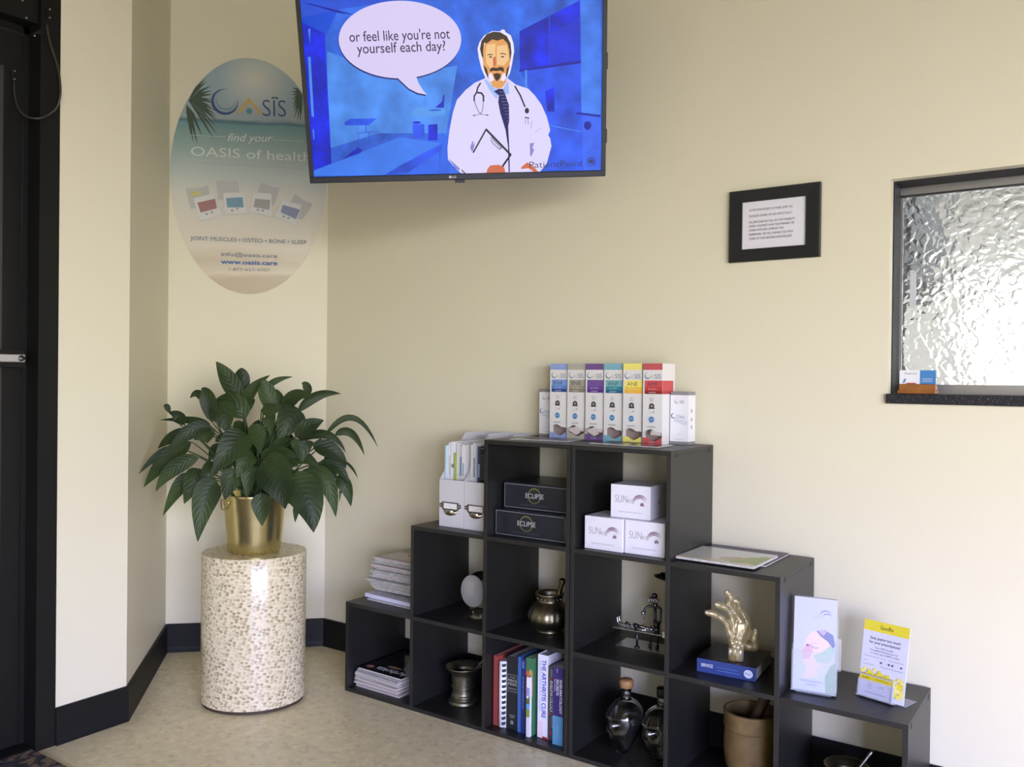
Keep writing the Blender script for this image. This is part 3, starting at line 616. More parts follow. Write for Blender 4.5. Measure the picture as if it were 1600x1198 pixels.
d.poly(A2([(662,930),(695,925),(680,965),(695,975),(672,1030),(664,1020)]), lil); d.poly(A2([(215,960),(230,915),(240,915),(235,945),(252,920),(235,990),(222,985)]), lil)
d.poly(A2([(50,1040),(90,1075),(140,1120),(120,1140)]), lil); d.line(A2([(152,1130),(175,1158)]), .003, cbp)
d.poly(A2([(335,1152),(345,1120),(365,1095),(430,1090),(470,1110),(478,1150)]), red); d.poly(A2([(595,1110),(640,1072),(690,1100),(722,1142),(690,1145),(650,1115),(600,1122)]), red)
d.line(A2([(700,850),(750,810)]), .0008, lil)
gt = S_('logo_grey', (54, 54, 84))
d.text('PatientPoint', tuv(827.5, 262.5), tuv(911, 259.5), .019, gt, -.006)
pc = tuv(924, 252.5); d.arc(pc, .011, .0125, 0, 360, gt, taper=False); d.arc(pc, .0085, .0098, -60, 200, gt, taper=False); d.disc(pc, .0058, .0058, gt)
tag(d.build('screen', tv), 'lit blue screen with speech bubble and doctor')
d = Deco((0, 0, 0), TX, TY, lift=.0003); lg = mat('logo_silver', (190, 190, 196), .4)
p = tuv(703.5, 276.5); d.disc(p, .0038, .0038, lg, 20); d.text('LG', (p[0]+.006, p[1]-.003), (p[0]+.017, p[1]-.003), .006, lg, .02); d.build('logo', tv)
mt = thing('tv_wall_mount', 'black swing-arm bracket behind the television, on the wall', 'wall mount', (.42, .01, 2.02))
m = MB(); m.box((-.04, -.012, -.11), (.04, -.0005, .11), tvb, bev=.002); m.build('wall_plate', mt)
bc = TBL+TX*.43+TY*.26-TN*.0665-Vector((.42, .01, 2.02))
m = MB(); el = Vector((.16, -.09, (bc.z)*.5)); m.tube([(0, -.012, 0), (.0, -.04, 0), el, bc-TN*.02], .014, tvb, 10); m.build('arm', mt)
MT = Matrix.Translation(bc) @ TM; m = MB(); m.box((-.1, -.1, -.006), (.1, .1, -.0005), tvb, MT, bev=.001); m.build('tv_plate', mt)

# ------------------------------------------------------------------ oval poster on the niche wall
WA = Vector((-.44, .01, 0)); WN = Vector((1, -1, 0)).normalized(); WU = Vector((1, 1, 0)).normalized()
pcn = WA-WU*.311+Vector((0, 0, 1.908))+WN*.0006
poster = thing('oval_sign', 'large oval beach-scene health poster on the wall left of the television', 'sign', pcn)
RA, RB = .3035, .474
PM = Matrix((WU, Vector((0, 0, 1)), WN)).transposed().to_4x4()
pm = bpy.data.materials.new('printed_beach_scene'); pm.use_nodes = True; nt = pm.node_tree; b = nt.nodes['Principled BSDF']; b.inputs['Roughness'].default_value = .3
tc = node(nt, 'ShaderNodeTexCoord'); s = node(nt, 'ShaderNodeSeparateXYZ'); nt.links.new(tc.outputs['Object'], s.inputs[0])
mr = node(nt, 'ShaderNodeMapRange'); mr.inputs[1].default_value = -RB; mr.inputs[2].default_value = RB; nt.links.new(s.outputs[2], mr.inputs[0])
nz = node(nt, 'ShaderNodeTexNoise', Scale=4., Detail=4.); mp = node(nt, 'ShaderNodeMapping'); mp.inputs['Scale'].default_value = (1, 1, 5); nt.links.new(tc.outputs['Object'], mp.inputs[0]); nt.links.new(mp.outputs[0], nz.inputs[0])
ma = node(nt, 'ShaderNodeMath', operation='MULTIPLY_ADD'); ma.inputs[1].default_value = .05; ma.inputs[2].default_value = -.025; nt.links.new(nz.outputs['Fac'], ma.inputs[0])
ad = node(nt, 'ShaderNodeMath', operation='ADD'); nt.links.new(mr.outputs[0], ad.inputs[0]); nt.links.new(ma.outputs[0], ad.inputs[1])
r = node(nt, 'ShaderNodeValToRGB'); e = r.color_ramp.elements; e[0].position = 0; e[0].color = (*lin((182, 168, 142)), 1); e[1].position = 1; e[1].color = (*lin((150, 172, 180)), 1)
for pz, c in ((.07, (190, 174, 146)), (.09, (212, 202, 178)), (.14, (200, 188, 162)), (.20, (216, 208, 188)), (.42, (210, 208, 194)), (.50, (186, 196, 186)), (.60, (156, 176, 168)), (.68, (130, 160, 156)), (.715, (112, 150, 152)), (.725, (78, 112, 124)), (.74, (158, 172, 174)), (.86, (154, 174, 180))): k = e.new(pz); k.color = (*lin(c), 1)
nt.links.new(ad.outputs[0], r.inputs[0])
# soft sun in the printed sky
vd = node(nt, 'ShaderNodeVectorMath', operation='DISTANCE'); cpt = WU*.02+Vector((0, 0, .39)); vd.inputs[1].default_value = cpt; nt.links.new(tc.outputs['Object'], vd.inputs[0])
r3 = node(nt, 'ShaderNodeMapRange'); r3.inputs[1].default_value = .02; r3.inputs[2].default_value = .15; r3.inputs[3].default_value = .6; r3.inputs[4].default_value = 0; nt.links.new(vd.outputs['Value'], r3.inputs[0])
mx = node(nt, 'ShaderNodeMix', data_type='RGBA'); nt.links.new(r3.outputs[0], mx.inputs[0]); nt.links.new(r.outputs[0], mx.inputs[6]); mx.inputs[7].default_value = (*lin((226, 220, 200)), 1)
nt.links.new(mx.outputs[2], b.inputs['Base Color'])
m = MB(); nn = 96; m.prism([(RA*math.cos(2*PI*i/nn), RB*math.sin(2*PI*i/nn)) for i in range(nn)], 0, .004, pm, PM); m.build('board', poster)
d = Deco(WN*.004, WU, (0, 0, 1), lift=.0003)
def wuv(px, py): p = on_plane(px, py, pcn+WN*.004, WN)-pcn; return (p.dot(WU), p.z)
def B1(pts): return [wuv(290+x/7.047, 100+y/7.047) for x, y in pts]
def B2(pts): return [wuv(280+x/6.655, 270+y/6.655) for x, y in pts]
def inside(p, k=.985):
    q = math.hypot(p[0]/RA, p[1]/RB); return p if q < k else (p[0]*k/q, p[1]*k/q)
pg = mat('print_palm_green', (72, 86, 72), .4); pn = mat('print_navy', (62, 78, 128), .4); py_ = mat('print_amber', (206, 168, 72), .4); pt = mat('print_teal', (84, 140, 146), .4); pw = mat('print_white', (214, 216, 206), .4); pgy = mat('print_grey', (150, 160, 164), .4)
random.seed(2)
def frond(base, tips, wd):
    for tx, ty in tips:
        a = B1([base])[0]; b_ = B1([(tx, ty)])[0]; a, b_ = inside(a), inside(b_); mdp = ((a[0]+b_[0])/2, (a[1]+b_[1])/2+.008)
        v_ = Vector((b_[0]-a[0], b_[1]-a[1])); 
        if v_.length < .01: continue
        q = Vector((-v_.y, v_.x)).normalized()*wd
        d.poly([a, (mdp[0]+q.x, mdp[1]+q.y), b_, (mdp[0]-q.x, mdp[1]-q.y)], pg)
frond((10, 380), [(210, 135), (240, 180), (290, 235), (300, 290), (320, 330), (300, 395), (340, 430), (290, 470), (340, 520), (350, 570), (355, 610), (180, 210)], .0055)
frond((30, 400), [(360, 640), (350, 700), (360, 790), (320, 840), (270, 770), (230, 700)], .0048)
frond((5, 440), [(60, 800), (85, 870), (135, 900), (110, 760), (190, 810), (40, 680), (150, 700)], .006)
frond((1290, 340), [(1170, 260), (1160, 310), (1165, 350), (1165, 400), (1170, 450), (1175, 500), (1190, 540), (1195, 610), (1230, 640), (1260, 650)], .0045)
c0 = B1([(430, 420)])[0]; d.arc(c0, .040, .0515, 75, 380, pn); d.arc((c0[0]+.002, c0[1]+.002), .0375, .040, 120, 370, pgy); d.arc((c0[0]+.004, c0[1]+.006), .033, .037, 150, 370, pt)
d.line(B1([(590, 535), (695, 392), (830, 550)]), .0085, py_); d.disc(B1([(701, 520)])[0], .0115, .0115, pt)
a, b_ = B1([(850, 575), (1108, 583)]); d.text('SIS', a, b_, .070, pn, -.012)
cpx = B1([(985, 385)])[0]
for k in range(7): aa = R(10+27*k); d.poly([cpx, (cpx[0]+.011*math.cos(aa)-.002*math.sin(aa), cpx[1]+.008*math.sin(aa)+.003), (cpx[0]+.016*math.cos(aa), cpx[1]+.008*math.sin(aa)-.001)], pg)
a, b_ = B1([(848, 634), (1108, 645)]); d.text('HEALTH', a, b_, .012, pgy, -.01)
a, b_ = B1([(455, 850), (945, 858)]); d.text('find your', a, b_, .032, pw, .0, .35)
d.line(B1([(45, 783), (445, 805)]), .0012, pw); d.line(B1([(955, 835), (1290, 855)]), .0012, pw)
a, b_ = B1([(60, 1010), (1375, 1075)]); d.text('OASIS of health', a, b_, .038, pw, -.004)
d.line(B1([(60, 1085), (1290, 1155)]), .0012, pgy)
pink = mat('print_rose', (160, 116, 112), .4); lb = mat('print_sky', (112, 152, 166), .4); gg = mat('print_stone', (160, 160, 154), .4); pb = mat('print_periwinkle', (132, 140, 168), .4); foil = mat('print_foil', (190, 190, 184), .35); foild = mat('print_foil_shadow', (184, 185, 180), .4); ylw = mat('print_yellow', (196, 190, 122), .4); ft = mat('print_foil_light', (212, 212, 206), .35)
def packet(back, front, panel, pmx, dots):
    d.poly([inside(p) for p in B2(back)], foild); d.poly([inside(p) for p in B2(front)], ft); d.poly(B2(panel), pmx)
    fx = B2(front)
    for i in range(len(fx)): d.line([fx[i], fx[(i+1) % len(fx)]], .0008, foild)
    for x, y in dots: d.disc(B2([(x, y)])[0], .0052, .0046, gg if (x, y) != dots[0] else pgy, 14)
packet([(70,160),(190,165),(300,130),(340,340),(120,375)], [(150,265),(365,212),(450,440),(215,505)], [(190,312),(375,270),(395,370),(225,415)], pink, [(288,430),(342,412)])
d.poly(B2([(120, 250), (135, 200), (225, 190), (235, 235)]), ylw)
packet([(388,85),(500,95),(610,85),(635,270),(410,285)], [(460,210),(670,205),(710,420),(470,440)], [(490,265),(660,255),(672,360),(500,362)], lb, [(552,393),(606,374)])
packet([(855,100),(940,140),(1050,160),(985,345),(780,290)], [(770,205),(960,218),(970,460),(732,410)], [(790,270),(950,285),(938,388),(776,358)], gg, [(820,388),(870,395)])
packet([(1200,218),(1290,285),(1385,325),(1275,490),(1120,420)], [(1075,285),(1275,335),(1215,555),(990,460)], [(1078,335),(1258,385),(1215,485),(1055,412)], pb, [(1088,456),(1138,472)])
a, b_ = B2([(120, 700), (1325, 745)]); d.text('JOINT MUSCLES • OSTEO • BONE • SLEEP', a, b_, .0165, mat('print_slate', (108, 116, 140), .4), .0)
a, b_ = B2([(440, 866), (1020, 886)]); d.text('info@oasis.care', a, b_, .0165, mat('print_slate', (108, 116, 140), .4), .0)
a, b_ = B2([(435, 946), (1022, 962)]); d.text('www.oasis.care', a, b_, .018, mat('print_web_blue', (48, 96, 160), .4), .022)
a, b_ = B2([(520, 1018), (942, 1028)]); d.text('1-877-627-4707', a, b_, .0125, mat('print_slate', (108, 116, 140), .4), -.004)
d.build('print', poster)

# ------------------------------------------------------------------ framed notice
fr = thing('framed_notice', 'small black framed office notice on the wall between television and reception window', 'notice', (1.271, .0095, 1.4535))
FW, FH = .263, .2085
m = MB(); blk = mat('frame_black', (34, 34, 36), .35); g = .0395; gh = .0355
rr = []
for dd, y in ((0, 0), (0, -.013), (.003, -.016), (None, -.0145), (None, -.002)):
    if dd is None: rr += [(g, y, gh), (FW-g, y, gh), (FW-g, y, FH-gh), (g, y, FH-gh)]
    else: rr += [(dd, y, dd), (FW-dd, y, dd), (FW-dd, y, FH-dd), (dd, y, FH-dd)]
m.add(rr, [(k*4+i, k*4+(i+1) % 4, k*4+4+(i+1) % 4, k*4+4+i) for k in range(4) for i in range(4)], blk); m.build('frame', fr)
MB().box((g, -.009, gh), (FW-g, -.002, FH-gh), mat('notice_paper', (226, 224, 230), .4)).build('paper', fr)
d = Deco((g, -.0091, gh), lift=.0002); IW = FW-2*g; IH = FH-2*gh
nk = mat('notice_ink', (66, 66, 74), .6)
for s, y, x1_ in (('ATTENTION PATIENTS OF MARK JAFFE, M.D.', .80, .80), ('PLEASE BE ADVISED OF OUR OFFICE POLICY', .675, .79), ('DR. JAFFE DOES NOT FILL OUT ANY DISABILITY', .545, .83), ('FORMS. YOU MUST HAVE YOUR PRIMARY OR', .46, .82), ('OTHER PHYSICIAN COMPLETE THIS', .375, .655), ('PAPERWORK. WE WILL FURNISH YOU WITH', .285, .80), ('COPIES OF YOUR RECORDS UPON REQUEST.', .195, .795)):
    d.text(s, (IW*.11, IH*y), (IW*x1_, IH*y), .0066, nk, .0)
d.build('print', fr)

# ------------------------------------------------------------------ generic builders for paper goods
def carton_print(d, s): pass
def mono(name, rgb, **k): return mat(name, rgb, k.pop('rough', .42), **k)
logo_b = mono('logo_blue_grey', (92, 116, 150)); logo_t = mono('logo_teal_grey', (120, 160, 160)); logo_y = mono('logo_amber', (206, 178, 104)); faint = mono('faint_grey', (150, 150, 150)); seal = mono('seal_black', (52, 50, 46)); sealb = mono('seal_blue', (70, 134, 186))
def oasis_logo(d, x, y, w_):
    r_ = w_*.19; c = (x+r_, y+r_*.9)
    d.arc(c, r_*.72, r_, 80, 370, logo_b); d.arc(c, r_*.6, r_*.7, 150, 360, logo_t)
    d.line([(x+w_*.40, y+w_*.03), (x+w_*.50, y+w_*.22), (x+w_*.60, y+w_*.03)], w_*.022, logo_y); d.disc((x+w_*.5, y+w_*.05), w_*.025, w_*.025, logo_t, 12)
    d.text('SIS', (x+w_*.63, y), (x+w_, y), w_*.28, logo_b, .0)
def dispenser(name, label, x, yf, top, band1, band2, band3, title, side_band=None, torn=0, tcol=None, rz=0., group='tall dispenser cartons on top of the shelf'):
    t = thing(name, label, 'carton', (x, yf, 3*P+T+.0006), rz, group); w_, dp, h = .0632, .088, .2405
    bcol = mat('carton_white', (226, 224, 220), .5); lip = mono('carton_'+top[0], top[1]); inn = mat('carton_inside', (150, 132, 126), .7)
    zw = .019; zu = .036; e = .0006
    m = MB(); m.box((0, 0, 0), (e, dp, h), bcol); m.box((w_-e, 0, 0), (w_, dp, h), bcol); m.box((e, dp-e, 0), (w_-e, dp, h), bcol); m.box((e, e, h-e), (w_-e, dp-e, h), bcol); m.box((e, e, 0), (w_-e, dp-e, e), bcol)
    lo = [(e, 0), (w_-e, 0), (w_-e, zw+.001)]; k = 10
    wav_lo = [(w_*(1-i/k), zw-.0095*math.sin(PI*min(1, max(0, (i/k-.1)/.6)))) for i in range(1, k)]
    lo += wav_lo+[(e, zw+.001)]
    up_ = [(e, h), (e, zu)]+[(w_*i/k, zu+.0085*math.sin(PI*min(1, max(0, (i/k-.1)/.6)))) for i in range(1, k)]+[(w_-e, zu-.002), (w_-e, h)]
    m.add([(a, 0, b_) for a, b_ in lo], [tuple(range(len(lo)))], lip); m.add([(a, 0, b_) for a, b_ in up_], [tuple(range(len(up_)))], bcol)
    m.box((e, .022, e), (w_-e, .0232, .085), inn)
    m.build('carton_body', t)
    d = Deco((0, 0, 0), lift=.0003)
    d.rect(0.0002, h-.0195, w_-.0002, h-.0002, lip); 
    oasis_logo(d, .005, h-.046, .053)
    z1, z0 = h-.051, h-.091; bb = [mono('carton_'+n, c) for n, c in (band1, band2, band3)]
    hh = (z1-z0)
    d.rect(.006, z0+hh*.5, w_, z1, bb[0]); d.rect(.006, z0+hh*.24, w_, z0+hh*.5, bb[1]); d.rect(.006, z0, w_, z0+hh*.24, bb[2])
    if title: d.text(title, (.014, z0+hh*.58), (w_-.014, z0+hh*.58), .0125, mono('title_dark', (70, 72, 76)), -.005)
    lt = mono('band_text', (214, 214, 214)); d.text('SUPPORT', (.02, z0+hh*.06), (w_-.02, z0+hh*.06), .004, lt); d.text('DAILY HEALTH', (.018, z0+hh*.32), (w_-.018, z0+hh*.32), .0035, lt)
    cx = w_*.47
    for q, tx in enumerate(('NEW', 'BEST', 'TASTE')): d.text(tx, (cx-.006, z0-.014-.0045*q), (cx+.006, z0-.014-.0045*q), .003, faint)
    zc = z0-.036; d.disc((cx, zc), .0085, .0085, seal, 20); d.poly([(cx-.0115, zc-.008), (cx-.004, zc-.001), (cx-.003, zc-.0085)], seal); d.poly([(cx+.0115, zc-.008), (cx+.004, zc-.001), (cx+.003, zc-.0085)], seal); d.disc((cx, zc), .004, .004, faint, 16)
    d.text('eco', (cx-.007, zc-.022), (cx+.003, zc-.022), .006, faint, -.02); d.poly([(cx+.003, zc-.019), (cx+.010, zc-.014), (cx+.006, zc-.020)], seal)
    d.disc((cx, zc-.040), .0088, .0092, sealb, 20); d.text('GMP', (cx-.006, zc-.0415), (cx+.006, zc-.0415), .004, lt)
    d.text('30 SACHETS', (cx-.013, zc-.0635), (cx+.013, zc-.0635), .0038, tcol or seal)
    d.text('SACHET', (cx-.008, .006), (cx+.010, .006), .003, lt)
    d.build('front_print', t)
    d = Deco((w_, 0, 0), (0, 1, 0), (0, 0, 1), lift=.0003)
    d.rect(.0002, z0+hh*.24, dp*.86, z1, bb[0]); d.rect(.0002, z0, dp*.86, z0+hh*.24, bb[1]); d.build('side_print', t)
    if torn:
        m = MB(); q = mat('torn_inner_flap', (208, 198, 194), .6)
        m.add([(w_*.42, -.0015, .028), (w_*.98, -.003, .026), (w_*.99, -.001, .037), (w_*.80, -.0005, .036), (w_*.55, -.001, .042), (w_*.44, -.0008, .040)], [(0, 1, 2, 3, 4, 5)], q); m.add([(w_*.02, -.001, .030), (w_*.55, -.003, .014), (w_*.80, -.003, .022), (w_*.7, -.001, .036), (w_*.3, -.001, .038)], [(0, 1, 2, 3, 4)], q) if torn > 1 else None
        tag(m.build('torn_flap', t), 'torn cardboard flap at the opening')
    return t
L6 = [('dispenser_carton', 'tall white carton with light blue top band and blue panel, leftmost of six', .7045, -.085, ('blue', (146, 166, 214)), ('b1', (120, 156, 214)), ('b1b', (88, 128, 198)), ('b1c', (38, 66, 138)), 'RNR', 0),
      ('dispenser_carton', 'tall white carton with grey-beige top band and panel, second from the left', .7745, -.092, ('beige', (178, 174, 158)), ('b2', (166, 160, 142)), ('b2b', (150, 144, 126)), ('b2c', (132, 126, 108)), 'BNB', 2),
      ('dispenser_carton', 'tall white carton with purple top band and purple panel', .846, -.100, ('purple', (112, 84, 138)), ('b3', (116, 84, 150)), ('b3b', (104, 66, 150)), ('b3c', (84, 46, 132)), '', 2),
      ('dispenser_carton', 'tall white carton with pale teal top band and teal panel', .915, -.106, ('teal', (126, 178, 192)), ('b4', (118, 176, 184)), ('b4b', (44, 136, 142)), ('b4c', (34, 96, 136)), 'ANP', 0),
      ('dispenser_carton', 'tall white carton with yellow top band and yellow panel', .985, -.114, ('yellow', (240, 230, 118)), ('b5', (246, 230, 110)), ('b5b', (236, 196, 66)), ('b5c', (236, 182, 50)), 'ANE', 0),
      ('dispenser_carton', 'tall white carton with red top band and red panel, rightmost of six', 1.055, -.121, ('red', (196, 88, 92)), ('b6', (204, 78, 84)), ('b6b', (190, 58, 62)), ('b6c', (138, 34, 42)), 'AMP', 1)]
for a_ in L6: dispenser(a_[0], a_[1], a_[2], a_[3], a_[4], a_[5], a_[6], a_[7], a_[8], torn=a_[9])
for i, (lab, x, y) in enumerate((('short white carton with grey edges standing right of the red dispenser carton', 1.122, -.0715), ('short white carton half hidden behind the light blue dispenser carton', .641, -.050))):
    t = thing('lotion_carton', lab, 'carton', (x, y, 3*P+T+.0006), 0, 'short white cartons at both ends of the tall cartons')
    m = MB(); w_, dp, h = .058, .050, .157; cwm = mat('carton_bright', (232, 232, 236), .4); cg = mat('carton_grey', (138, 138, 138), .45)
    m.box((0, 0, .009), (w_, dp, h-.010), cwm); m.box((0, 0, 0), (w_, dp, .009), cg); m.box((0, 0, h-.010), (w_, dp, h), cg, bev=.0008); m.build('carton_body', t)
    d = Deco((0, 0, 0), lift=.0003); oasis_logo(d, .013, h-.034, .030); ln = mono('lotion_print', (104, 124, 160))
    d.arc((.010, h*.54), .004, .008, 60, 340, ln); d.text('CEAN', (.017, h*.51), (.044, h*.485), .010, ln, -.01); d.text('BREEZE', (.012, h*.44), (.053, h*.365), .011, mono('lotion_print_light', (160, 176, 200)), -.01); d.line([(.022, .030), (.038, .030)], .0006, faint); d.line([(.016, .016), (.042, .016)], .0008, faint); d.build('front_print', t)
    d = Deco((w_, 0, 0), (0, 1, 0), (0, 0, 1), lift=.0003)
    for zz in (.052, .075, .10): d.disc((.022, zz), .005, .006, faint, 14)
    d.build('side_print', t)

def booklet(name, label, cat, loc, rz, w_, dp, th, cover, design=None, group=None, edge=None, bend=0.):
    t = thing(name, label, cat, loc, rz, group)
    m = MB(); m.box((.0006, .0006, .0004), (w_-.0006, dp-.0006, th-.0004), edge or paper_m); m.build('pages', t)
    m = MB(); m.box((0, 0, th-.0004), (w_, dp, th), cover); m.box((0, 0, 0), (w_, dp, .0004), cover); m.build('cover', t)
    if design: d = Deco((0, 0, th), (1, 0, 0), (0, 1, 0), lift=.0002); design(d); d.build('cover_print', t)
    return t
gloss_blk = mat('glossy_dark_cover', (48, 47, 52), .1)
def ds_dark(d): d.rect(.02, .03, .10, .04, mono('cover_glint', (140, 120, 170))); d.rect(.02, .06, .13, .10, mono('cover_slate', (80, 84, 96)))
booklet('magazine', 'glossy dark magazine lying flat in front of the purple, teal and yellow cartons', 'magazine', (.935, -.232, 3*P+T+.0006), R(-2), .225, .098, .004, gloss_blk, ds_dark)
booklet('magazine', 'thin dark magazine lying on the top shelf left of the cartons', 'magazine', (.665, -.255, 3*P+T+.0006), R(12), .195, .13, .003, mat('slate_cover', (84, 84, 92), .18), ds_dark)

# ------------------------------------------------------------------ magazine files with magazines (on the second step)
fcol = mat('linen_white_board', (206, 205, 206), .6, bump=.2, bscale=300); frontm = mat('label_metal', (150, 144, 136), .38, 1.); lcard = mat('label_card', (232, 230, 226), .5)
ZF = 2*P+T+.0006
for i in range(2):
    t = thing('magazine_file', ['white magazine file at the left on the second step, metal label holder fully in view', 'white magazine file at the right on the second step, partly hidden by the tall column'][i], 'magazine file', (.3765+.1045*i, -.246, ZF), 0, 'white magazine files on the second step')
    w_, dp, h, hf, th = .1025, .236, .304, .155, .0025
    m = MB(); prof = [(0, 0), (dp, 0), (dp, h), (.135, h), (.0, hf)]
    for x in (0, w_-th): m.add([(x+k*th, a, b_) for k in (0, 1) for a, b_ in prof], [(0, 1, 2, 3, 4), (9, 8, 7, 6, 5)]+[(j, 5+j, 5+(j+1) % 5, (j+1) % 5) for j in range(5)], fcol)
    m.box((th, 0, 0), (w_-th, th, hf), fcol); m.box((th, dp-th, 0), (w_-th, dp, h), fcol); m.box((th, th, 0), (w_-th, dp-th, th), fcol); m.build('file_body', t)
    # label holder with cup pull
    cx, cz = w_*.47, .066
    m = MB(); o_ = .0
    for a, b_ in (((cx-.030, cz+.012), (cx+.030, cz+.016)), ((cx-.030, cz-.010), (cx+.030, cz-.006)), ((cx-.034, cz-.010), (cx-.028, cz+.016)), ((cx+.028, cz-.010), (cx+.034, cz+.016))): m.box((a[0], -.003, a[1]), (b_[0], -.0002, b_[1]), frontm, bev=.0006)
    for sgn in (-1, 1):
        m.lathe([(.0032, -.0012), (.0068, -.0012), (.0068, .0012), (.0032, .0012), (.0032, -.0012)], frontm, 18, Matrix.Translation((cx+sgn*.0385, -.0016, cz+.004)) @ Matrix.Rotation(PI/2, 4, 'X')); m.ball((cx+sgn*.0385, -.002, cz+.004), .0022, steel_m, 8)
    tag(m.build('label_frame', t), 'metal label frame')
    m = MB(); vs = []; fs = []; nu, nv = 18, 7
    for a in range(nu+1):
        th_ = PI*a/nu
        for b_ in range(nv+1):
            ph = PI/2*b_/nv; vs.append((cx-.029*math.cos(th_)*(1 if b_ == 0 else math.cos(ph)**.35 if b_ < nv else .6), -.0008-.016*math.sin(ph)*math.sin(th_), cz-.010-.021*math.sin(th_)*math.cos(ph)*.9-.0*ph))
    for a in range(nu):
        for b_ in range(nv): fs.append((a*(nv+1)+b_, (a+1)*(nv+1)+b_, (a+1)*(nv+1)+b_+1, a*(nv+1)+b_+1))
    m.add(vs, fs, mat('cup_pull_nickel', (176, 168, 146), .28, 1.), True); m.build('cup_pull', t)
    MB().box((cx-.028, -.0012, cz-.006), (cx+.028, -.0002, cz+.012), lcard).build('label_card', t)
# magazines standing in the files
cols = [[(196, 216, 226), (226, 226, 230), (228, 228, 232), (150, 170, 70), (222, 222, 224), (210, 210, 214), (228, 226, 224)],
        [(224, 224, 222), (216, 218, 222), (60, 66, 92), (32, 34, 40), (30, 30, 34), (196, 210, 214), (222, 222, 216)]]
wid = [[.007, .013, .016, .004, .014, .012, .014], [.012, .012, .012, .013, .014, .007, .018]]
hts = [[.262, .272, .276, .240, .272, .262, .268], [.270, .276, .266, .258, .250, .262, .270]]
names = [['pale blue magazine, first from the left in the left file', 'white magazine, second from the left in the left file', 'broad white magazine with a small grey block on its spine, in the left file', 'green-edged thin magazine in the left file', 'white magazine just right of the green-edged one in the left file', 'grey-white magazine, second from the right in the left file', 'white magazine, rightmost in the left file'],
         ['off-white magazine, first from the left in the right file', 'pale grey magazine, second from the left in the right file', 'slate blue magazine with dark top edge in the right file', 'black magazine with fine print, left of the pair in the right file', 'black magazine, right of the pair in the right file', 'light blue-grey thin magazine in the right file', 'cream magazine, rightmost in the right file']]
for i in range(2):
    x = .3765+.1045*i+.006
    for k in range(7):
        c = cols[i][k]; mm = mat('magazine_spine_%d_%d' % (i, k), c, .35)
        t = thing('magazine', names[i][k], 'magazine', (x, -.226+.004*((k*5+i) % 3), ZF+.0032), 0, 'magazines in the left file' if i == 0 else 'magazines in the right file')
        w_ = wid[i][k]; h = hts[i][k]; dp = .20; ln = math.tan(R(3.2))*(1 if i == 0 else -1 if k > 4 else .3)
        Sh = Matrix.Identity(4); Sh[0][2] = ln*.0
        m = MB(); m.box((0, 0, 0), (w_*.92, dp, h), mm); m.build('cover', t)
        m = MB(); m.box((w_*.12, .001, .001), (w_*.8, dp, h+.0008), paper_m); m.build('pages', t)
        d = Deco((0, 0, 0), lift=.0002)
        if (i, k) == (0, 2): d.rect(.002, .19, w_*.85, .202, mono('grey_block', (140, 140, 146)))
        elif i == 1 and k in (3, 4):
            for q in range(12): d.rect(.002, .16+.007*q, w_*.7, .1615+.007*q, mono('tiny_text', (120, 124, 132)))
        else: d.rect(w_*.2, .165, w_*.7, .168+.02*((k*3) % 4), mono('spine_tint_%d' % ((i+k) % 3), [(150, 176, 196), (196, 200, 190), (120, 132, 150)][(i+k) % 3]))
        d.build('spine_print', t)
        x += w_+.0008

# ------------------------------------------------------------------ newspapers on the first step
Z1 = P+T+.0006
random.seed(11)
booklet('magazine', 'glossy grey magazine at the very bottom of the newspaper pile', 'magazine', (.040, -.236, Z1), R(-2), .25, .20, .004, mat('grey_gloss_cover', (168, 168, 172), .2))
booklet('magazine', 'thick white magazine under the newspapers, second from the bottom of the pile', 'magazine', (.016, -.222, Z1+.0046), R(-3), .262, .20, .013, mat('white_gloss_cover', (226, 226, 236), .3), edge=mat('bright_pages', (214, 214, 232), .6))
z = Z1+.0046+.0136
def newspaper_mesh(t, w_, dp, th, mm, sd):
    rnd = random.Random(sd); m = MB(); n = 10; k = 5
    # folded sheaf: rounded fold to the left, wavy layers
    for L in range(k):
        z0 = th*L/k; z1 = th*(L+.86)/k; jx = rnd.uniform(-.003, .003); jy = rnd.uniform(-.002, .003)
        prof = []
        for i in range(n+1): a = PI/2+PI*i/n; prof.append((jx+(z1-z0)*.5*math.cos(a)*1.2, (z0+z1)/2-(z1-z0)/2*math.sin(a)*-1))
        ring = [(x, zz) for x, zz in prof]+[(w_+rnd.uniform(-.006, .004), z0), (w_+rnd.uniform(-.006, .004), z1)]
        m.add([(x, jy+y, zz) for y in (0, dp) for x, zz in ring], [tuple(range(len(ring))), tuple(range(2*len(ring)-1, len(ring)-1, -1))]+[(i, len(ring)+i, len(ring)+(i+1) % len(ring), (i+1) % len(ring)) for i in range(len(ring))], mm)
    return m.build('folded_sheets', t)
NN = 13; hts_n = [random.uniform(.008, .0125) for _ in range(NN)]; sc_ = .131/sum(hts_n)
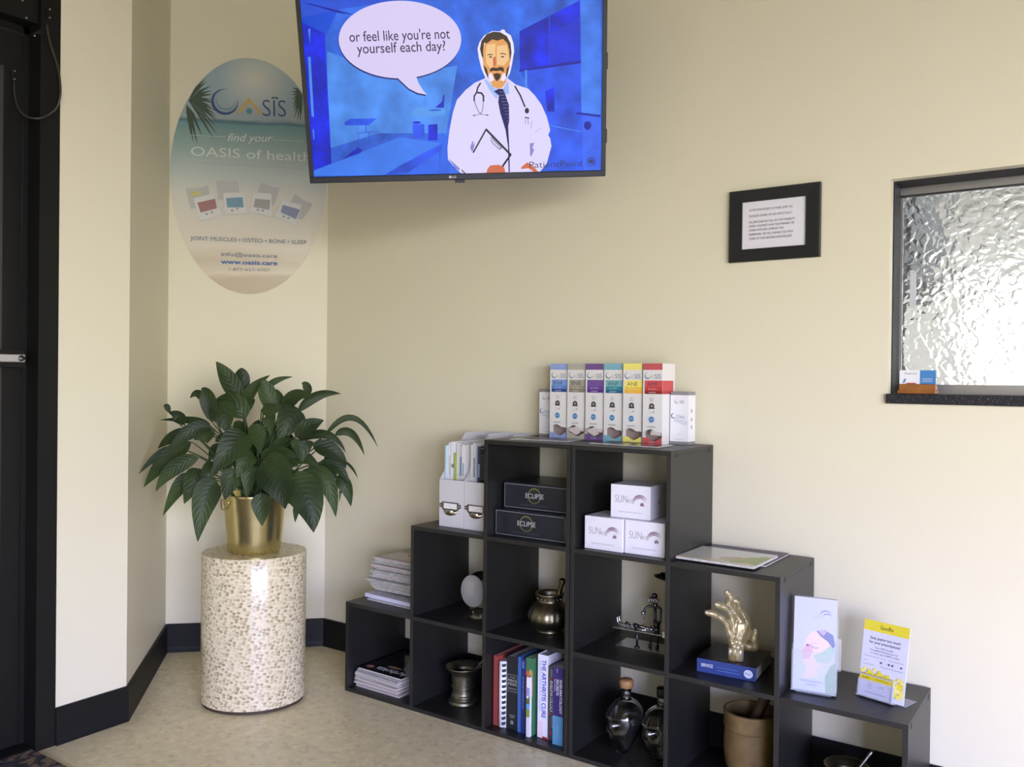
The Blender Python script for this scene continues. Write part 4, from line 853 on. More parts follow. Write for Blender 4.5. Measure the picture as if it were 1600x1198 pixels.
for i in range(NN):
    th = hts_n[i]*sc_; lab = 'folded newspaper lying in the pile on the lowest step'
    if i == NN-1: lab = 'topmost folded newspaper of the pile, with an orange picture'
    if i == 0: lab = 'greyer folded newspaper resting on the white magazine in the pile'
    t = thing('newspaper', lab, 'newspaper', (.036+random.uniform(-.012, .012)+(.008 if i > 8 else 0)-(.014 if i in (4, 5) else 0), -.208+random.uniform(-.010, .008), z), R(random.uniform(-3.5, 2.5)), 'newspapers piled on the lowest step')
    newspaper_mesh(t, .222, .185, th*.97, newsp_m if i % 3 else mat('newsprint_pinkish', (190, 180, 176), .8, noise=.14, nscale=80), i)
    if i == 0: [x for x in t.children][0].data.materials[0] = mat('newsprint_grey', (140, 136, 136), .8, noise=.2, nscale=60)
    if i == NN-1:
        d = Deco((0, 0, th*.97*.98), (1, 0, 0), (0, 1, 0), lift=.0005)
        d.rect(.01, .02, .21, .17, mono('news_page', (206, 204, 198))); d.poly([(.07, .10), (.10, .16), (.18, .165), (.20, .10), (.13, .05)], mono('news_orange', (214, 150, 110))); d.poly([(.11, .06), (.16, .10), (.15, .05)], mono('news_pinkw', (228, 208, 204))); d.poly([(.16, .03), (.20, .07), (.21, .04)], mono('news_dark', (130, 120, 124)))
        for q in range(5): d.rect(.015, .12+.008*q, .06, .123+.008*q, mono('news_ink', (110, 112, 114)))
        d.build('printed_picture', t)
    z += th*sc_*0+th+.0002

# ------------------------------------------------------------------ magazines in the bottom left cube
random.seed(5); z = S[0]+.0004; NM = 12
mc = [(206, 196, 190), (190, 186, 180), (210, 206, 200), (176, 160, 158), (200, 200, 196), (214, 204, 190), (186, 180, 184), (204, 200, 192), (196, 188, 176), (150, 166, 178), (214, 214, 210), (34, 36, 42)]
for i in range(NM):
    th = .0053; top = i == NM-1
    lab = 'topmost magazine of the stack, black cover with a white title' if top else ('blue-grey edged magazine directly under the topmost one in the low left cube' if i == NM-3 else 'pale magazine in the stack inside the lowest left cube')
    def ds(d):
        d.rect(0, 0, .205, .255, mono('cover_black', (34, 34, 38), rough=.12))
        wt = mono('cover_white', (222, 222, 226))
        dd = Deco((0, 0, 0)); 
        d.U, d.V = Vector((-1, 0, 0)), Vector((0, -1, 0)); d.N = Vector((0, 0, 1)); d.O = Vector((.205, .255, d.O.z))
        d.text('Arthritis', (.010, .205), (.150, .205), .030, wt, .025); d.disc((.178, .222), .016, .012, mono('cover_rose', (190, 120, 116)))
        d.disc((.095, .185), .032, .010, mono('cover_tan', (176, 140, 116))); d.poly([(.0, .20), (.02, .205), (.06, .18), (.09, .12), (.07, .09), (.02, .10), (.0, .08)], mono('cover_silver', (150, 152, 170))); d.poly([(.02, .06), (.12, .06), (.12, .02), (.02, .02)], mono('cover_navy', (52, 58, 84)))
        d.U, d.V = Vector((1, 0, 0)), Vector((0, 1, 0))
    cm = mat('mag_cover_%d' % i, mc[i], .3)
    booklet('magazine', lab, 'magazine', (T+.010+random.uniform(-.006, .006)+(.004 if top else 0), -.274+random.uniform(-.004, .004)+(.006 if top else 0), z), R(random.uniform(-2, 1.5)-1), .205, .255, th, cm, ds if top else None, 'magazines stacked in the lowest left cube', mat('mag_pages_%d' % (i % 3), [(186, 178, 170), (150, 136, 130), (200, 196, 186)][i % 3], .6))
    z += th+.0002

# ------------------------------------------------------------------ black ECLIPSE boxes
ebm = mat('ringbox_black_card', (34, 37, 43), .35); eln = mono('silver_line', (168, 172, 176)); egd = mono('gold_ring', (118, 112, 58)); ewt = mono('ringbox_text', (214, 216, 222)); edm = mono('ringbox_dim', (82, 86, 92))
for i, (x, y, z_, lab) in enumerate(((.604+.013, -.262, S[2], 'long black box with a gold ring, resting on the shelf, lower of the two'), (.628, -.232, S[2]+.0826, 'long black box with a gold ring, lying on top of the other black box'))):
    t = thing('long_black_box', lab, 'box', (x, y, z_+.0004), 0, 'black boxes in the upper cube'); w_, dp, h = .262, .205, .082
    if i: w_ = .252
    MB().box((0, 0, 0), (w_, dp, h), ebm, bev=.0012).build('carton', t)
    d = Deco((0, 0, 0), lift=.0003); q = .0045; d.line([(q, q), (w_-q, q), (w_-q, h-q*1.2), (q, h-q*1.2), (q, q)], .0009, eln)
    cx, cz = (.116 if i else .118), .045; d.arc((cx, cz), .0205, .0245, -60, 250, egd, taper=True); d.arc((cx, cz), .0215, .0235, 0, 360, egd, taper=False)
    d.text('ECLIPSE', (cx-.032, cz-.0075), (cx+.034, cz-.0075), .0155, ewt, -.012); d.text('BOTANICAL SUPPLEMENTS FOR RELIEF', (cx-.05, .014), (cx+.05, .014), .0036, edm); d.build('front_print', t)
    d = Deco((0, 0, h), (1, 0, 0), (0, 1, 0), lift=.0002); d.line([(.003, .003), (.003, dp-.003)], .0008, eln); d.build('top_print', t)

# ------------------------------------------------------------------ white SUNrise boxes
wbm = mat('plumbox_white_card', (230, 229, 238), .4); spu = mono('plumbox_plum', (110, 60, 88)); stx = mono('plumbox_grey', (104, 84, 96)); sfa = mono('plumbox_faint', (164, 158, 176))
for i, (x, y, z_, rz, lab) in enumerate(((.9495, -.276, S[2], 0, 'white box with plum arcs at the left of the bottom pair'), (1.077, -.270, S[2], 0, 'white box with plum arcs at the right of the bottom pair, against the divider'), (1.022, -.254, S[2]+.0956, R(2), 'white box with plum arcs stacked on top of the other two'))):
    t = thing('white_box', lab, 'box', (x, y, z_+.0004), rz, 'white boxes in the upper right cube'); w_, dp, h = .1235, .125, .095
    MB().box((0, 0, 0), (w_, dp, h), wbm, bev=.0012).build('carton', t)
    d = Deco((0, 0, 0), lift=.0003)
    d.text('SUN', (.014, .044), (.052, .048-.004), .022, stx, -.022); d.text('RISE', (.054, .044), (.074, .044), .0115, stx, -.02)
    c = (.092, .047); d.arc(c, .0195, .0225, 20, 195, spu); d.arc(c, .0155, .0185, 15, 185, mono('plumbox_plum_light', (146, 98, 126))); d.arc(c, .0125, .0145, 10, 170, spu)
    lc = (.0985, .041)
    for k in range(7):
        aa = R(90+(k-3)*42); L = .0095-.0009*abs(k-3); d.poly([lc, (lc[0]+L*.55*math.cos(aa)-.0013*math.sin(aa), lc[1]+L*.55*math.sin(aa)+.0013*math.cos(aa)), (lc[0]+L*math.cos(aa), lc[1]+L*math.sin(aa)), (lc[0]+L*.55*math.cos(aa)+.0013*math.sin(aa), lc[1]+L*.55*math.sin(aa)-.0013*math.cos(aa))], spu)
    d.text('TRANSDERMAL PAIN RELIEF CREAM PACKETS', (.022, .0165), (.098, .0165), .0028, sfa); d.build('front_print', t)
    d = Deco((w_, 0, 0), (0, 1, 0), (0, 0, 1), lift=.0003)
    for k in range(6): aa = R(60*k); d.poly([(.06, .045), (.06+.005*math.cos(aa-.3), .045+.006*math.sin(aa-.3)), (.06+.009*math.cos(aa), .045+.010*math.sin(aa)), (.06+.005*math.cos(aa+.3), .045+.006*math.sin(aa+.3))], stx)
    d.build('side_print', t)

# ------------------------------------------------------------------ crystal globe on a glass block
frost = mat('frosted_crystal', (150, 152, 156), .4, trans=.35, ior=1.5); crys = mat('clear_crystal', (238, 242, 246), .03, trans=1., ior=1.5)
t = thing('crystal_globe', 'round frosted crystal award on a clear glass block in the second column', 'ornament', (.488, -.175, S[1]+.0004), R(0))
m = MB(); hexa = [(.037*math.cos(R(60*k+8)), .030*math.sin(R(60*k+8))) for k in range(6)]; m.prism(hexa, 0, .030, crys); m.build('block_base', t)
m = MB(); prof = []
for k in range(19):
    a = R(-90+150*k/18); prof.append((.062*math.cos(a)+1e-4, .062*math.sin(a)))
ax = Vector((-.10, -.99, .06)).normalized(); MG = Matrix.Translation((.012, .012, .0905)) @ ax.to_track_quat('Z', 'Y').to_matrix().to_4x4()
m.lathe(prof, crys, 48, MG); m.build('globe', t)
m = MB(); m.lathe([(.0001, .0538), (.050, .0538), (.052, .0530), (.0522, .0520), (.0001, .0520)], frost, 48, MG); MBd = m.build('frosted_face', t)

# ------------------------------------------------------------------ mortars
def arc_prof(pts, n=6):
    P3 = [Vector((a, b_, 0)) for a, b_ in pts]; return [(max(p.x, .0001), p.y) for p in smooth_path(P3, n)]
t = thing('bronze_mortar', 'round-bellied aged bronze mortar with ribbed sides in the third column', 'mortar', (.765, -.17, S[1]+.0004))
rib = lambda a, z: 1+(.030*abs(math.sin(a*9)) if .02 < z < .085 else .0)
m = MB(); m.lathe(arc_prof([(.0001, 0), (.036, 0), (.041, .003), (.040, .008), (.050, .016), (.064, .034), (.068, .050), (.063, .070), (.048, .087), (.040, .094), (.038, .100), (.042, .110), (.0455, .118), (.0435, .121), (.038, .116), (.034, .100), (.036, .085), (.045, .05), (.0001, .02)], 4), bronze_m, 90, ripple=rib); m.build('bowl', t)
m = MB()
for k in range(18):
    a = 2*PI*k/18; m.ball((.0405*math.cos(a), .0405*math.sin(a), .105), .0035, bronze_m, 8)
m.build('beaded_collar', t)
def pestle(t, mm, a, b_, r0, r1, r2, name='pestle'):
    a, b_ = Vector(a), Vector(b_); d_ = b_-a; m = MB(); pts = [a+d_*u for u in (0, .05, .12, .3, .5, .7, .86, .9, .95, .985, 1)]; m.tube(pts, [r0*.4, r0*.9, r0, r1*1.15, r1, r1, r1*1.05, r2*.85, r2, r2*.8, r2*.25], mm, 14); return m.build(name, t)
pt_ = thing('bronze_pestle', 'knob-ended aged bronze pestle leaning in the round-bellied mortar', 'pestle', (.765, -.17, S[1]+.0004))
pestle(pt_, mat('bronze_pestle_metal', (112, 104, 80), .32, 1.), (.012, -.012, .036), (.050, .0, .172), .011, .0066, .0115, 'shaft')
def bell_mortar(x, y, zz, s, lab, mm, tilt):
    t = thing('bell_mortar', lab, 'mortar', (x, y, zz))
    m = MB(); m.lathe([(a*s, b_*s) for a, b_ in arc_prof([(.0001, 0), (.044, 0), (.047, .004), (.045, .010), (.037, .014), (.040, .022), (.035, .032), (.0365, .065), (.040, .092), (.050, .104), (.0570, .112), (.0560, .1155), (.050, .113), (.040, .104), (.033, .090), (.031, .03), (.0001, .024)], 4)], mm, 56)
    m.lathe([(.0375*s, .050*s), (.0395*s, .052*s), (.0375*s, .055*s)], mm, 56); m.build('cup', t)
    return t
bell_mortar(.423, -.165, S[0]+.0004, 1.06, 'dull bronze flared mortar in the bottom cube of the second column', pewter_m, 0)
pt_ = thing('thin_pestle', 'thin dark metal pestle leaning to the right in the dull flared mortar', 'pestle', (.423, -.165, S[0]+.0004)); pestle(pt_, mat('thin_pestle_metal', (120, 120, 122), .35, 1.), (-.010, -.005, .040), (.070, .045, .165), .006, .0030, .0045, 'shaft')
bell_mortar(1.664, -.17, S[0]+.0004, 1.0, 'brassy flared mortar cut off by the bottom of the picture, in the last cube', mat('brassy_metal', (112, 104, 78), .42, 1., noise=.2), 0)
pt_ = thing('thin_pestle', 'thin silver pestle leaning in the mortar of the last cube at lower right', 'pestle', (1.664, -.17, S[0]+.0004)); pestle(pt_, steel_m, (-.012, -.005, .05), (.055, .03, .156), .006, .0030, .0045, 'shaft')
# wooden mortar
wm = mat('turned_mango_wood', (112, 91, 54), .62, noise=.22, nscale=26, bump=.25, bscale=50); wmd = mat('dark_pestle_wood', (80, 62, 48), .6, noise=.25, nscale=20)
t = thing('wooden_mortar', 'large brown turned wooden mortar in the bottom cube under the hand sculpture', 'mortar', (1.412, -.165, S[0]+.0004))
m = MB(); m.lathe(arc_prof([(.0001, 0), (.056, 0), (.062, .004), (.060, .014), (.052, .024), (.054, .034), (.064, .046), (.0705, .08), (.0715, .12), (.069, .150), (.072, .154), (.0725, .180), (.0735, .196), (.071, .199), (.065, .197), (.062, .17), (.060, .09), (.045, .06), (.0001, .05)], 4), wm, 56); m.build('vessel', t)
t = thing('wooden_pestle', 'dark wooden pestle leaning up to the right in the large wooden mortar', 'pestle', (1.412, -.165, S[0]+.0004))
pestle(t, wmd, (-.022, -.005, .085), (.046, .015, .268), .027, .0145, .019, 'shaft')

# ------------------------------------------------------------------ books in the bottom cube of the third column
def book(lab, x, w_, h, spine, y=-.262, dp=.17, cover=None, design=None, hard=True, name='book', lean=0.):
    t = thing(name, lab, 'book', (x, y, S[0]+.0004), 0, 'books in the bottom cube'); th = .0016 if hard else .0006; ov = .002 if hard else 0
    cv = cover or spine
    m = MB(); m.box((0, 0, 0), (th, dp, h), cv); m.box((w_-th, 0, 0), (w_, dp, h), cv); m.box((th, 0, 0), (w_-th, th, h), spine); m.build('cover', t)
    MB().box((th, th, ov), (w_-th, dp-ov, h-ov-.001), paper_m).build('pages', t)
    if design: d = Deco((0, 0, 0), lift=.0003); design(d, w_, h); d.build('spine_print', t)
    return t
def vt(d, txt, w_, top, bot, cx, h, m_, bold=0):   # text running down the spine
    U0, V0, N0, O0 = d.U, d.V, d.N, d.O
    vs, fs = glyphs(txt, bold); x0_ = min(v[0] for v in vs); x1_ = max(v[0] for v in vs); k = (top-bot)/(x1_-x0_); sy = h/.72; d.n += 1; hh = d.h+d.n*d.step
    d.mb.add([d.P((cx-h/2+v[1]*sy, top-(v[0]-x0_)*k), hh) for v in vs], fs, m_)
bw = mono('book_white_text', (226, 228, 232)); 
book('red-spined hardback with white top, leftmost of the books', .618, .0175, .219, mat('book_red', (150, 66, 58), .45), y=-.262)
# spiral bound
t = thing('spiral_notebook', 'white comb-bound booklet between the red and the black book', 'book', (.6385, -.272, S[0]+.0004), 0, 'books in the bottom cube')
MB().box((0, .012, 0), (.026, .19, .206), mat('spiral_white', (226, 226, 230), .5)).build('pages', t)
m = MB(); m.lathe([(.0115, .003), (.0115, .207)], mat('comb_white', (236, 236, 240), .4), 24, Matrix.Translation((.0135, .012, 0))); m.build('comb_spine', t)
m = MB()
for k in range(12): m.box((.0195, -.0006, .012+k*.0165), (.0262, .012, .0195+k*.0165), mono('comb_slot', (60, 62, 66)))
m.build('comb_slots', t)
def ds_black(d, w_, h):
    q = mono('book_silver', (190, 190, 180)); d.line([(.004, .118), (w_-.004, .118), (w_-.004, .170), (.004, .170), (.004, .118)], .0007, q)
    for s, z_, a in (('THE', .160, .010), ('MERCK', .148, .017), ('INDEX', .137, .016), ('EDITION', .125, .013)): d.text(s, (w_/2-a, z_), (w_/2+a, z_), .008 if a > .015 else .004, q)
    d.text('THIRTEENTH', (w_/2-.011, .042), (w_/2+.011, .042), .0035, q); d.text('EDITION', (w_/2-.008, .036), (w_/2+.008, .036), .0035, q); d.arc((w_/2, .022), .003, .0055, 0, 360, q, taper=False)
book('thick black reference book with boxed silver lettering', .6655, .0435, .226, mat('book_black', (34, 35, 38), .45), y=-.258, design=ds_black)
book('thin bright blue book between the black and the navy books', .7105, .0125, .232, mat('book_blue', (60, 102, 170), .4), y=-.262)
def ds_navy(d, w_, h): vt(d, 'CLAY', w_, .222, .200, w_/2, .007, mono('navy_light', (150, 176, 226)), .01); vt(d, 'PROCEDURES IN RHEUMATOLOGY', w_, .175, .075, w_/2, .004, mono('navy_light', (150, 176, 226)))
book('narrow navy book just right of the bright blue one', .7242, .0152, .229, mat('book_navy', (38, 48, 104), .4), y=-.264, design=ds_navy)
def ds_green(d, w_, h):
    d.rect(0, .165, w_, .195, mono('cover_orange', (196, 96, 62))); d.rect(0, .12, w_, .165, mono('cover_coral', (206, 130, 96))); d.rect(0, .07, w_*.6, .12, mono('cover_leafy', (90, 160, 110))); d.disc((w_*.7, .19), .006, .012, mono('cover_gold', (180, 160, 90))); vt(d, 'HEALING FOODS', w_, .10, .03, w_*.4, .006, bw)
book('green and orange illustrated book beside the navy one', .7406, .0250, .236, mat('book_green', (66, 118, 82), .4), y=-.262, design=ds_green)
def ds_land(d, w_, h):
    d.rect(0, 0, w_, .06, mono('land_pale', (214, 212, 222))); d.rect(0, .06, w_, .085, mono('land_green', (130, 150, 60))); d.rect(0, .085, w_, .10, mono('land_sky', (96, 160, 220))); d.poly([(0, .10), (w_, .10), (w_, .135), (w_*.5, .115), (0, .12)], mono('land_tree', (96, 104, 60))); d.rect(0, .125, w_, .15, mono('land_violet', (150, 150, 206)))
book('short pale landscape-covered booklet standing in front of the green book', .7520, .0120, .182, mat('book_pale', (226, 228, 240), .4), y=-.2755, dp=.0105, design=ds_land, hard=False)
def ds_cure(d, w_, h):
    bl = mono('cure_blue', (58, 66, 170)); vt(d, 'THE ARTHRITIS CURE', w_, .238, .062, w_*.62, .0150, bl, .02); vt(d, 'THE MEDICAL MIRACLE THAT CAN HALT', w_, .235, .08, w_*.24, .006, mono('cure_lilac', (120, 120, 200)))
    d.rect(w_*.1, .004, w_*.55, .05, mono('cure_pinkish', (226, 206, 216))); d.rect(w_*.5, .0, w_, .006, mono('cure_red', (176, 50, 66)))
book('tall white book with large blue capitals down the spine', .7800, .0360, .253, mat('book_cure_white', (226, 226, 238), .35), y=-.256, design=ds_cure)
def ds_gray(d, w_, h):
    vt(d, 'RHEUMATOLOGY', w_, .180, .085, w_*.5, .012, bw, .01); d.rect(0, .183, w_, .185, mono('gray_red', (180, 70, 70))); d.rect(0, .079, w_, .081, mono('gray_red', (180, 70, 70))); vt(d, 'DIAGNOSIS AND', w_, .074, .04, w_*.6, .005, bw); d.poly([(w_*.5, .034), (w_*.72, .024), (w_*.5, .014), (w_*.28, .024)], mono('gray_crimson', (160, 60, 84))); vt(d, 'ESSENTIALS OF', w_, .215, .19, w_*.5, .004, bw)
book('dark grey book with slanted white lettering right of the white book', .8172, .0260, .224, mat('book_darkgrey', (76, 76, 80), .4), y=-.256, design=ds_gray)
def ds_pur(d, w_, h):
    d.rect(0, 0, w_, .086, mono('pur_skyblue', (88, 146, 186))); vt(d, 'RHEUMATOLOGY', w_, .196, .094, w_*.76, .0085, bw, .02); vt(d, 'SECRETS', w_, .196, .148, w_*.44, .0080, bw, .02); vt(d, '2nd edition', w_, .196, .158, w_*.2, .0040, bw); vt(d, 'WEST', w_, .228, .215, w_*.4, .004, bw); vt(d, 'HANLEY BELFUS', w_, .06, .02, w_*.5, .004, mono('pur_lightblue', (130, 190, 230)))
book('purple and sky-blue paperback, rightmost of the books', .8445, .0365, .231, mat('book_purple', (62, 46, 112), .35), y=-.272, design=ds_pur, hard=False)

# ------------------------------------------------------------------ surgeon figure built from nuts and bolts
SY = Z1-.0006+.0004
t = thing('surgeon_figurine', 'steel nut-and-bolt figurine of a surgeon operating at a table under a lamp', 'figurine', (1.0, -.175, P+T+.0004))
m = MB(); MB_ = Matrix.Rotation(R(3), 4, 'Z'); m.box((0, 0, 0), (.205, .085, .0022), steel_m, MB_, bev=.0005); m.build('base_plate', t)
m = MB(); m.box((-.004, -.010, .0545), (.150, .045, .0570), steel_m, MB_, bev=.0005); m.build('table_top', t)
m = MB(); m.tube([(.066, .012, .0022), (.066, .012, .0545)], .0036, darksteel_m, 10); m.lathe([(.009, 0), (.009, .004), (.005, .006)], darksteel_m, 6, Matrix.Translation((.066, .012, .0022))); m.build('table_post', t)
m = MB(); zt = .0575
for dy in (0, .012):       # patient: bent bolts for the legs, nuts for joints, bolt torso
    m.tube(smooth_path([Vector(p) for p in ((.001, .010+dy, zt+.026), (.003, .010+dy, zt+.012), (.012, .010+dy, zt+.006), (.028, .010+dy, zt+.005))], 4), .0028, steel_m, 8)
    m.tube(smooth_path([Vector(p) for p in ((.032, .010+dy, zt+.010), (.040, .010+dy, zt+.004), (.052, .010+dy, zt+.009))], 4), .0028, steel_m, 8)
for x, y, z_, r_ in ((.030, .016, zt+.008, .0065), (.058, .016, zt+.008, .0075), (.064, .010, zt+.010, .006)): m.lathe([(r_*.5, -.004), (r_, -.004), (r_, .004), (r_*.5, .004), (r_*.5, -.004)], darksteel_m, 6, Matrix.Translation((x, y, z_)) @ Matrix.Rotation(PI/2, 4, 'Y'))
m.tube([(.060, .016, zt+.009), (.100, .014, zt+.007)], .0055, steel_m, 10); m.tube([(.062, .004, zt+.004), (.095, .002, zt+.003)], .0026, steel_m, 8); m.lathe([(.004, -.003), (.008, -.003), (.008, .003), (.004, .003), (.004, -.003)], steel_m, 6, Matrix.Translation((.101, .004, zt+.006)) @ Matrix.Rotation(PI/2, 4, 'X'))
m.ball((.128, .010, zt+.009), .009, darksteel_m, 12); m.ball((.112, .012, zt+.007), .006, steel_m, 10); m.build('patient', t)
m = MB(); sx, sy = .104, .052     # surgeon
for dx in (-.013, .010):
    m.tube([(sx+dx, sy, .006), (sx+dx, sy, .060)], .0030, darksteel_m, 8); m.ball((sx+dx, sy-.004, .006), (.006, .009, .0038), darksteel_m, 10)
m.tube([(sx, sy, .056), (sx, sy, .122)], .0046, darksteel_m, 10); m.lathe([(.011, 0), (.011, .018), (.007, .02)], darksteel_m, 6, Matrix.Translation((sx+.006, sy, .058)))
m.tube(smooth_path([Vector(p) for p in ((sx, sy, .121), (sx-.017, sy-.004, .120), (sx-.027, sy-.010, .112), (sx-.028, sy-.014, .104))], 4), .0038, darksteel_m, 8)
m.ball((sx-.030, sy-.016, .101), .0068, steel_m, 12); m.tube([(sx-.028, sy-.018, .098), (sx-.025, sy-.030, .064)], .0011, steel_m, 6)
m.tube(smooth_path([Vector(p) for p in ((sx, sy, .121), (sx+.015, sy-.002, .120), (sx+.021, sy-.006, .113), (sx+.021, sy-.012, .078))], 4), .0040, darksteel_m, 8)
m.lathe([(.0075, 0), (.0085, .004), (.0085, .010), (.007, .014)], darksteel_m, 6, Matrix.Translation((sx, sy, .118)))
m.build('surgeon_body', t)
m = MB(); hz = .140
for dx in (-.0075, .0075): m.lathe([(.0028, -.002), (.0068, -.002), (.0068, .002), (.0028, .002), (.0028, -.002)], steel_m, 20, Matrix.Translation((sx+dx-.004, sy-.008, hz)) @ Matrix.Rotation(PI/2, 4, 'X')); m.ball((sx+dx-.004, sy-.009, hz), .0022, darksteel_m, 8)
m.ball((sx-.002, sy, hz+.002), (.0105, .009, .011), darksteel_m, 14); m.ball((sx-.002, sy, hz+.014), (.0092, .008, .007), darksteel_m, 14)
for dx in (-.013, .012): m.ball((sx+dx-.002, sy, hz+.004), .0042, steel_m, 10)
tag(m.build('head', t), 'head with washer eyes and a dark cap')
m = MB(); lp = Vector((.130, .048, .215)); MLh = Matrix.Translation(lp) @ Matrix.Rotation(R(14), 4, 'Y'); m.lathe([(.0001, .010), (.008, .010), (.011, .004), (.026, -.003), (.0255, -.004), (.010, .001), (.0001, .001)], darksteel_m, 28, MLh)
m.tube(smooth_path([lp+Vector((.004, 0, .008)), Vector((.165, .055, .212)), Vector((.190, .066, .19)), Vector((.196, .070, .10)), Vector((.196, .070, .002))], 6), .0022, darksteel_m, 8); tag(m.build('lamp', t), 'tiny operating lamp on a curved rod')
m = MB(); m.box((.162, -.022, .0022+.055), (.176, -.010, .074), steel_m); m.ball((.158, .02, .066), .007, darksteel_m, 10); m.tube([(.17, .006, .002), (.17, .006, .058)], .003, darksteel_m, 8); m.build('instrument_stand', t)

# ------------------------------------------------------------------ skull shaped glass bottles
glassb = mat('clear_bottle_glass', (244, 248, 250), .015, trans=1., ior=1.46)
def gauss(x, y, cx, cz, sx, sz): return math.exp(-((x-cx)/sx)**2-((y-cz)/sz)**2)
def skull_vs(off=0.0, n=64, k=52):
    vs = []; fs = []
    for j in range(k+1):
        t_ = PI*j/k
        for i in range(n):
            a = 2*PI*i/n; dx, dy, dz = math.sin(t_)*math.cos(a), math.sin(t_)*math.sin(a), -math.cos(t_)
            # cranium (long front to back); front is -y
            x, y, z_ = dx*.052, dy*.064, dz*.068
            low = max(0., -dz)
            if z_ < 0:
                z_ *= 1.40; x *= 1-.50*low**1.2
                y = y*(1-.30*low**2)-.004*low if dy < 0 else y*(1-.88*low**.62)
            fr = max(0, -dy)
            u, v_ = x, z_
            f = 0
            for s in (-1, 1):
                f += .0260*gauss(u, v_, s*.0205, .002, .0130, .0125)        # eye sockets
                f -= .0065*gauss(u, v_, s*.034, -.024, .011, .008)          # cheekbones
                f += .0120*gauss(u, v_, s*.028, -.046, .010, .014)          # hollows under the cheeks
                f -= .0055*gauss(u, v_, s*.019, .021, .017, .006)           # brow
            f += .0130*gauss(u, v_, 0, -.026, .0070, .0105)                 # nose hole
            f -= .0040*gauss(u, v_, 0, -.006, .005, .009)
            if -.070 < v_ < -.044: f += .0020*math.sin(u*850)*(1 if abs(u) < .026 else 0)+.0035*math.exp(-((v_+.057)/.0022)**2)   # teeth rows
            f -= .0060*gauss(u, v_, 0, -.082, .018, .008)
            f += .0012*math.sin(v_*420+u*160)*(1 if v_ < -.02 else 0)
            y += f*min(1, fr*1.6)
            nx = 1-off/.06
            vs.append((x*nx, y*nx, z_*nx))
    for j in range(k):
        for i in range(n): q = (i+1) % n; fs.append((j*n+i, j*n+q, (j+1)*n+q, (j+1)*n+i))
    return vs, fs
def skull_bottle(lab, x, y, rz, cork):
    t = thing('skull_bottle', lab, 'bottle', (x, y, S[0]+.0004), rz, 'glass skull bottles in the bottom cube')
    Ms = Matrix.Translation((0, -.002, .0948)); m = MB(); vs, fs = skull_vs(); m.add(vs, fs, glassb, True, Ms)
    vi, fi = skull_vs(.0045); m.add(vi, [tuple(reversed(f)) for f in fi], glassb, True, Ms); m.build('skull_body', t)
    m = MB(); m.lathe([(.0165, .159), (.0140, .164), (.0135, .1835), (.0155, .1845), (.0155, .191), (.0130, .1920), (.0110, .1915), (.0105, .166), (.012, .161)], glassb, 32); m.build('neck', t)
    ms_ = Matrix.Translation((0, 0, .020))
    m = MB()
    if cork: m.lathe(arc_prof([(.0001, .1722), (.0160, .1724), (.0205, .179), (.0215, .187), (.0195, .195), (.012, .199), (.0001, .200)], 4), mat('stopper_wood', (148, 112, 70), .5, noise=.15, nscale=60), 32, ms_); m.build('stopper', t)
    else: m.lathe([(.0001, .1722), (.0160, .1722), (.0165, .175), (.0165, .190), (.0155, .192), (.0001, .192)], mat('black_stopper', (30, 28, 28), .45), 32, ms_); m.build('stopper', t)
    return t
skull_bottle('clear glass skull bottle with a round wooden stopper', 1.0515, -.200, R(-22), True)
skull_bottle('clear glass skull bottle with a black stopper, half behind the divider', 1.1612, -.190, R(-22), False)

# ------------------------------------------------------------------ hand anatomy sculpture on a blue book
hb = thing('book', 'thick blue and black book lying flat under the hand sculpture', 'book', (1.287, -.243, S[1]+.0004), R(4))
bkb = mat('book_cover_black', (30, 31, 38), .25); bks = mat('spine_royal_blue', (50, 68, 128), .3)
m = MB(); m.box((0, 0, .0), (.160, .165, .002), bkb); m.box((0, 0, .034), (.160, .165, .036), bkb); m.box((0, -.0008, 0), (.160, .0022, .036), bks); m.build('cover', hb)
MB().box((.002, .0022, .002), (.157, .162, .034), paper_m).build('pages', hb)
d = Deco((0, -.0008, 0), lift=.0003); d.text('SERVICE', (.012, .016), (.044, .016), .0085, bw, .01); d.disc((.140, .017), .012, .011, mono('oval_sticker', (206, 214, 234))); d.text('Pfizer', (.131, .0145), (.149, .0145), .006, mono('oval_text', (60, 84, 160))); d.line([(.055, .012), (.118, .012)], .001, mono('spine_light', (110, 140, 210))); d.line([(.055, .020), (.112, .020)], .0008, mono('spine_light', (110, 140, 210))); d.build('spine_print', hb)
d = Deco((0, 0, .036), (1, 0, 0), (0, 1, 0), lift=.0002); d.text('ATLAS OF RHEUMATOLOGY', (.055, .026), (.115, .026), .004, mono('cover_grey_text', (130, 130, 136))); d.text('THIRD EDITION PORTFOLIO', (.060, .016), (.125, .016), .004, mono('cover_grey_text', (130, 130, 136))); d.build('cover_print', hb)

HZ = S[1]+.0004+.0362; HO = Vector((1.383, -.205, HZ+.0006))
hand = thing('hand_sculpture', 'translucent gold anatomical hand sculpture with silvery bones showing, standing on the blue book', 'sculpture', HO)
hr = Vector((math.cos(yaw-.2), math.sin(yaw-.2), 0)); hf = Vector((math.sin(yaw-.2), -math.cos(yaw-.2), 0))   # right and towards viewer
def hp_(cx, cy, dep): return hr*((cx-478)/4330)+Vector((0, 0, (1005-cy)/4330))+hf*dep
skm = bpy.data.materials.new('translucent_gold_resin'); skm.use_nodes = True; b = skm.node_tree.nodes['Principled BSDF']
b.inputs['Base Color'].default_value = (*lin((206, 186, 124)), 1); b.inputs['Roughness'].default_value = .12; b.inputs['Alpha'].default_value = .34; b.inputs['Specular IOR Level'].default_value = .7; b.inputs['Metallic'].default_value = .35
bonem = mat('silvery_bone', (204, 198, 176), .32, .55)
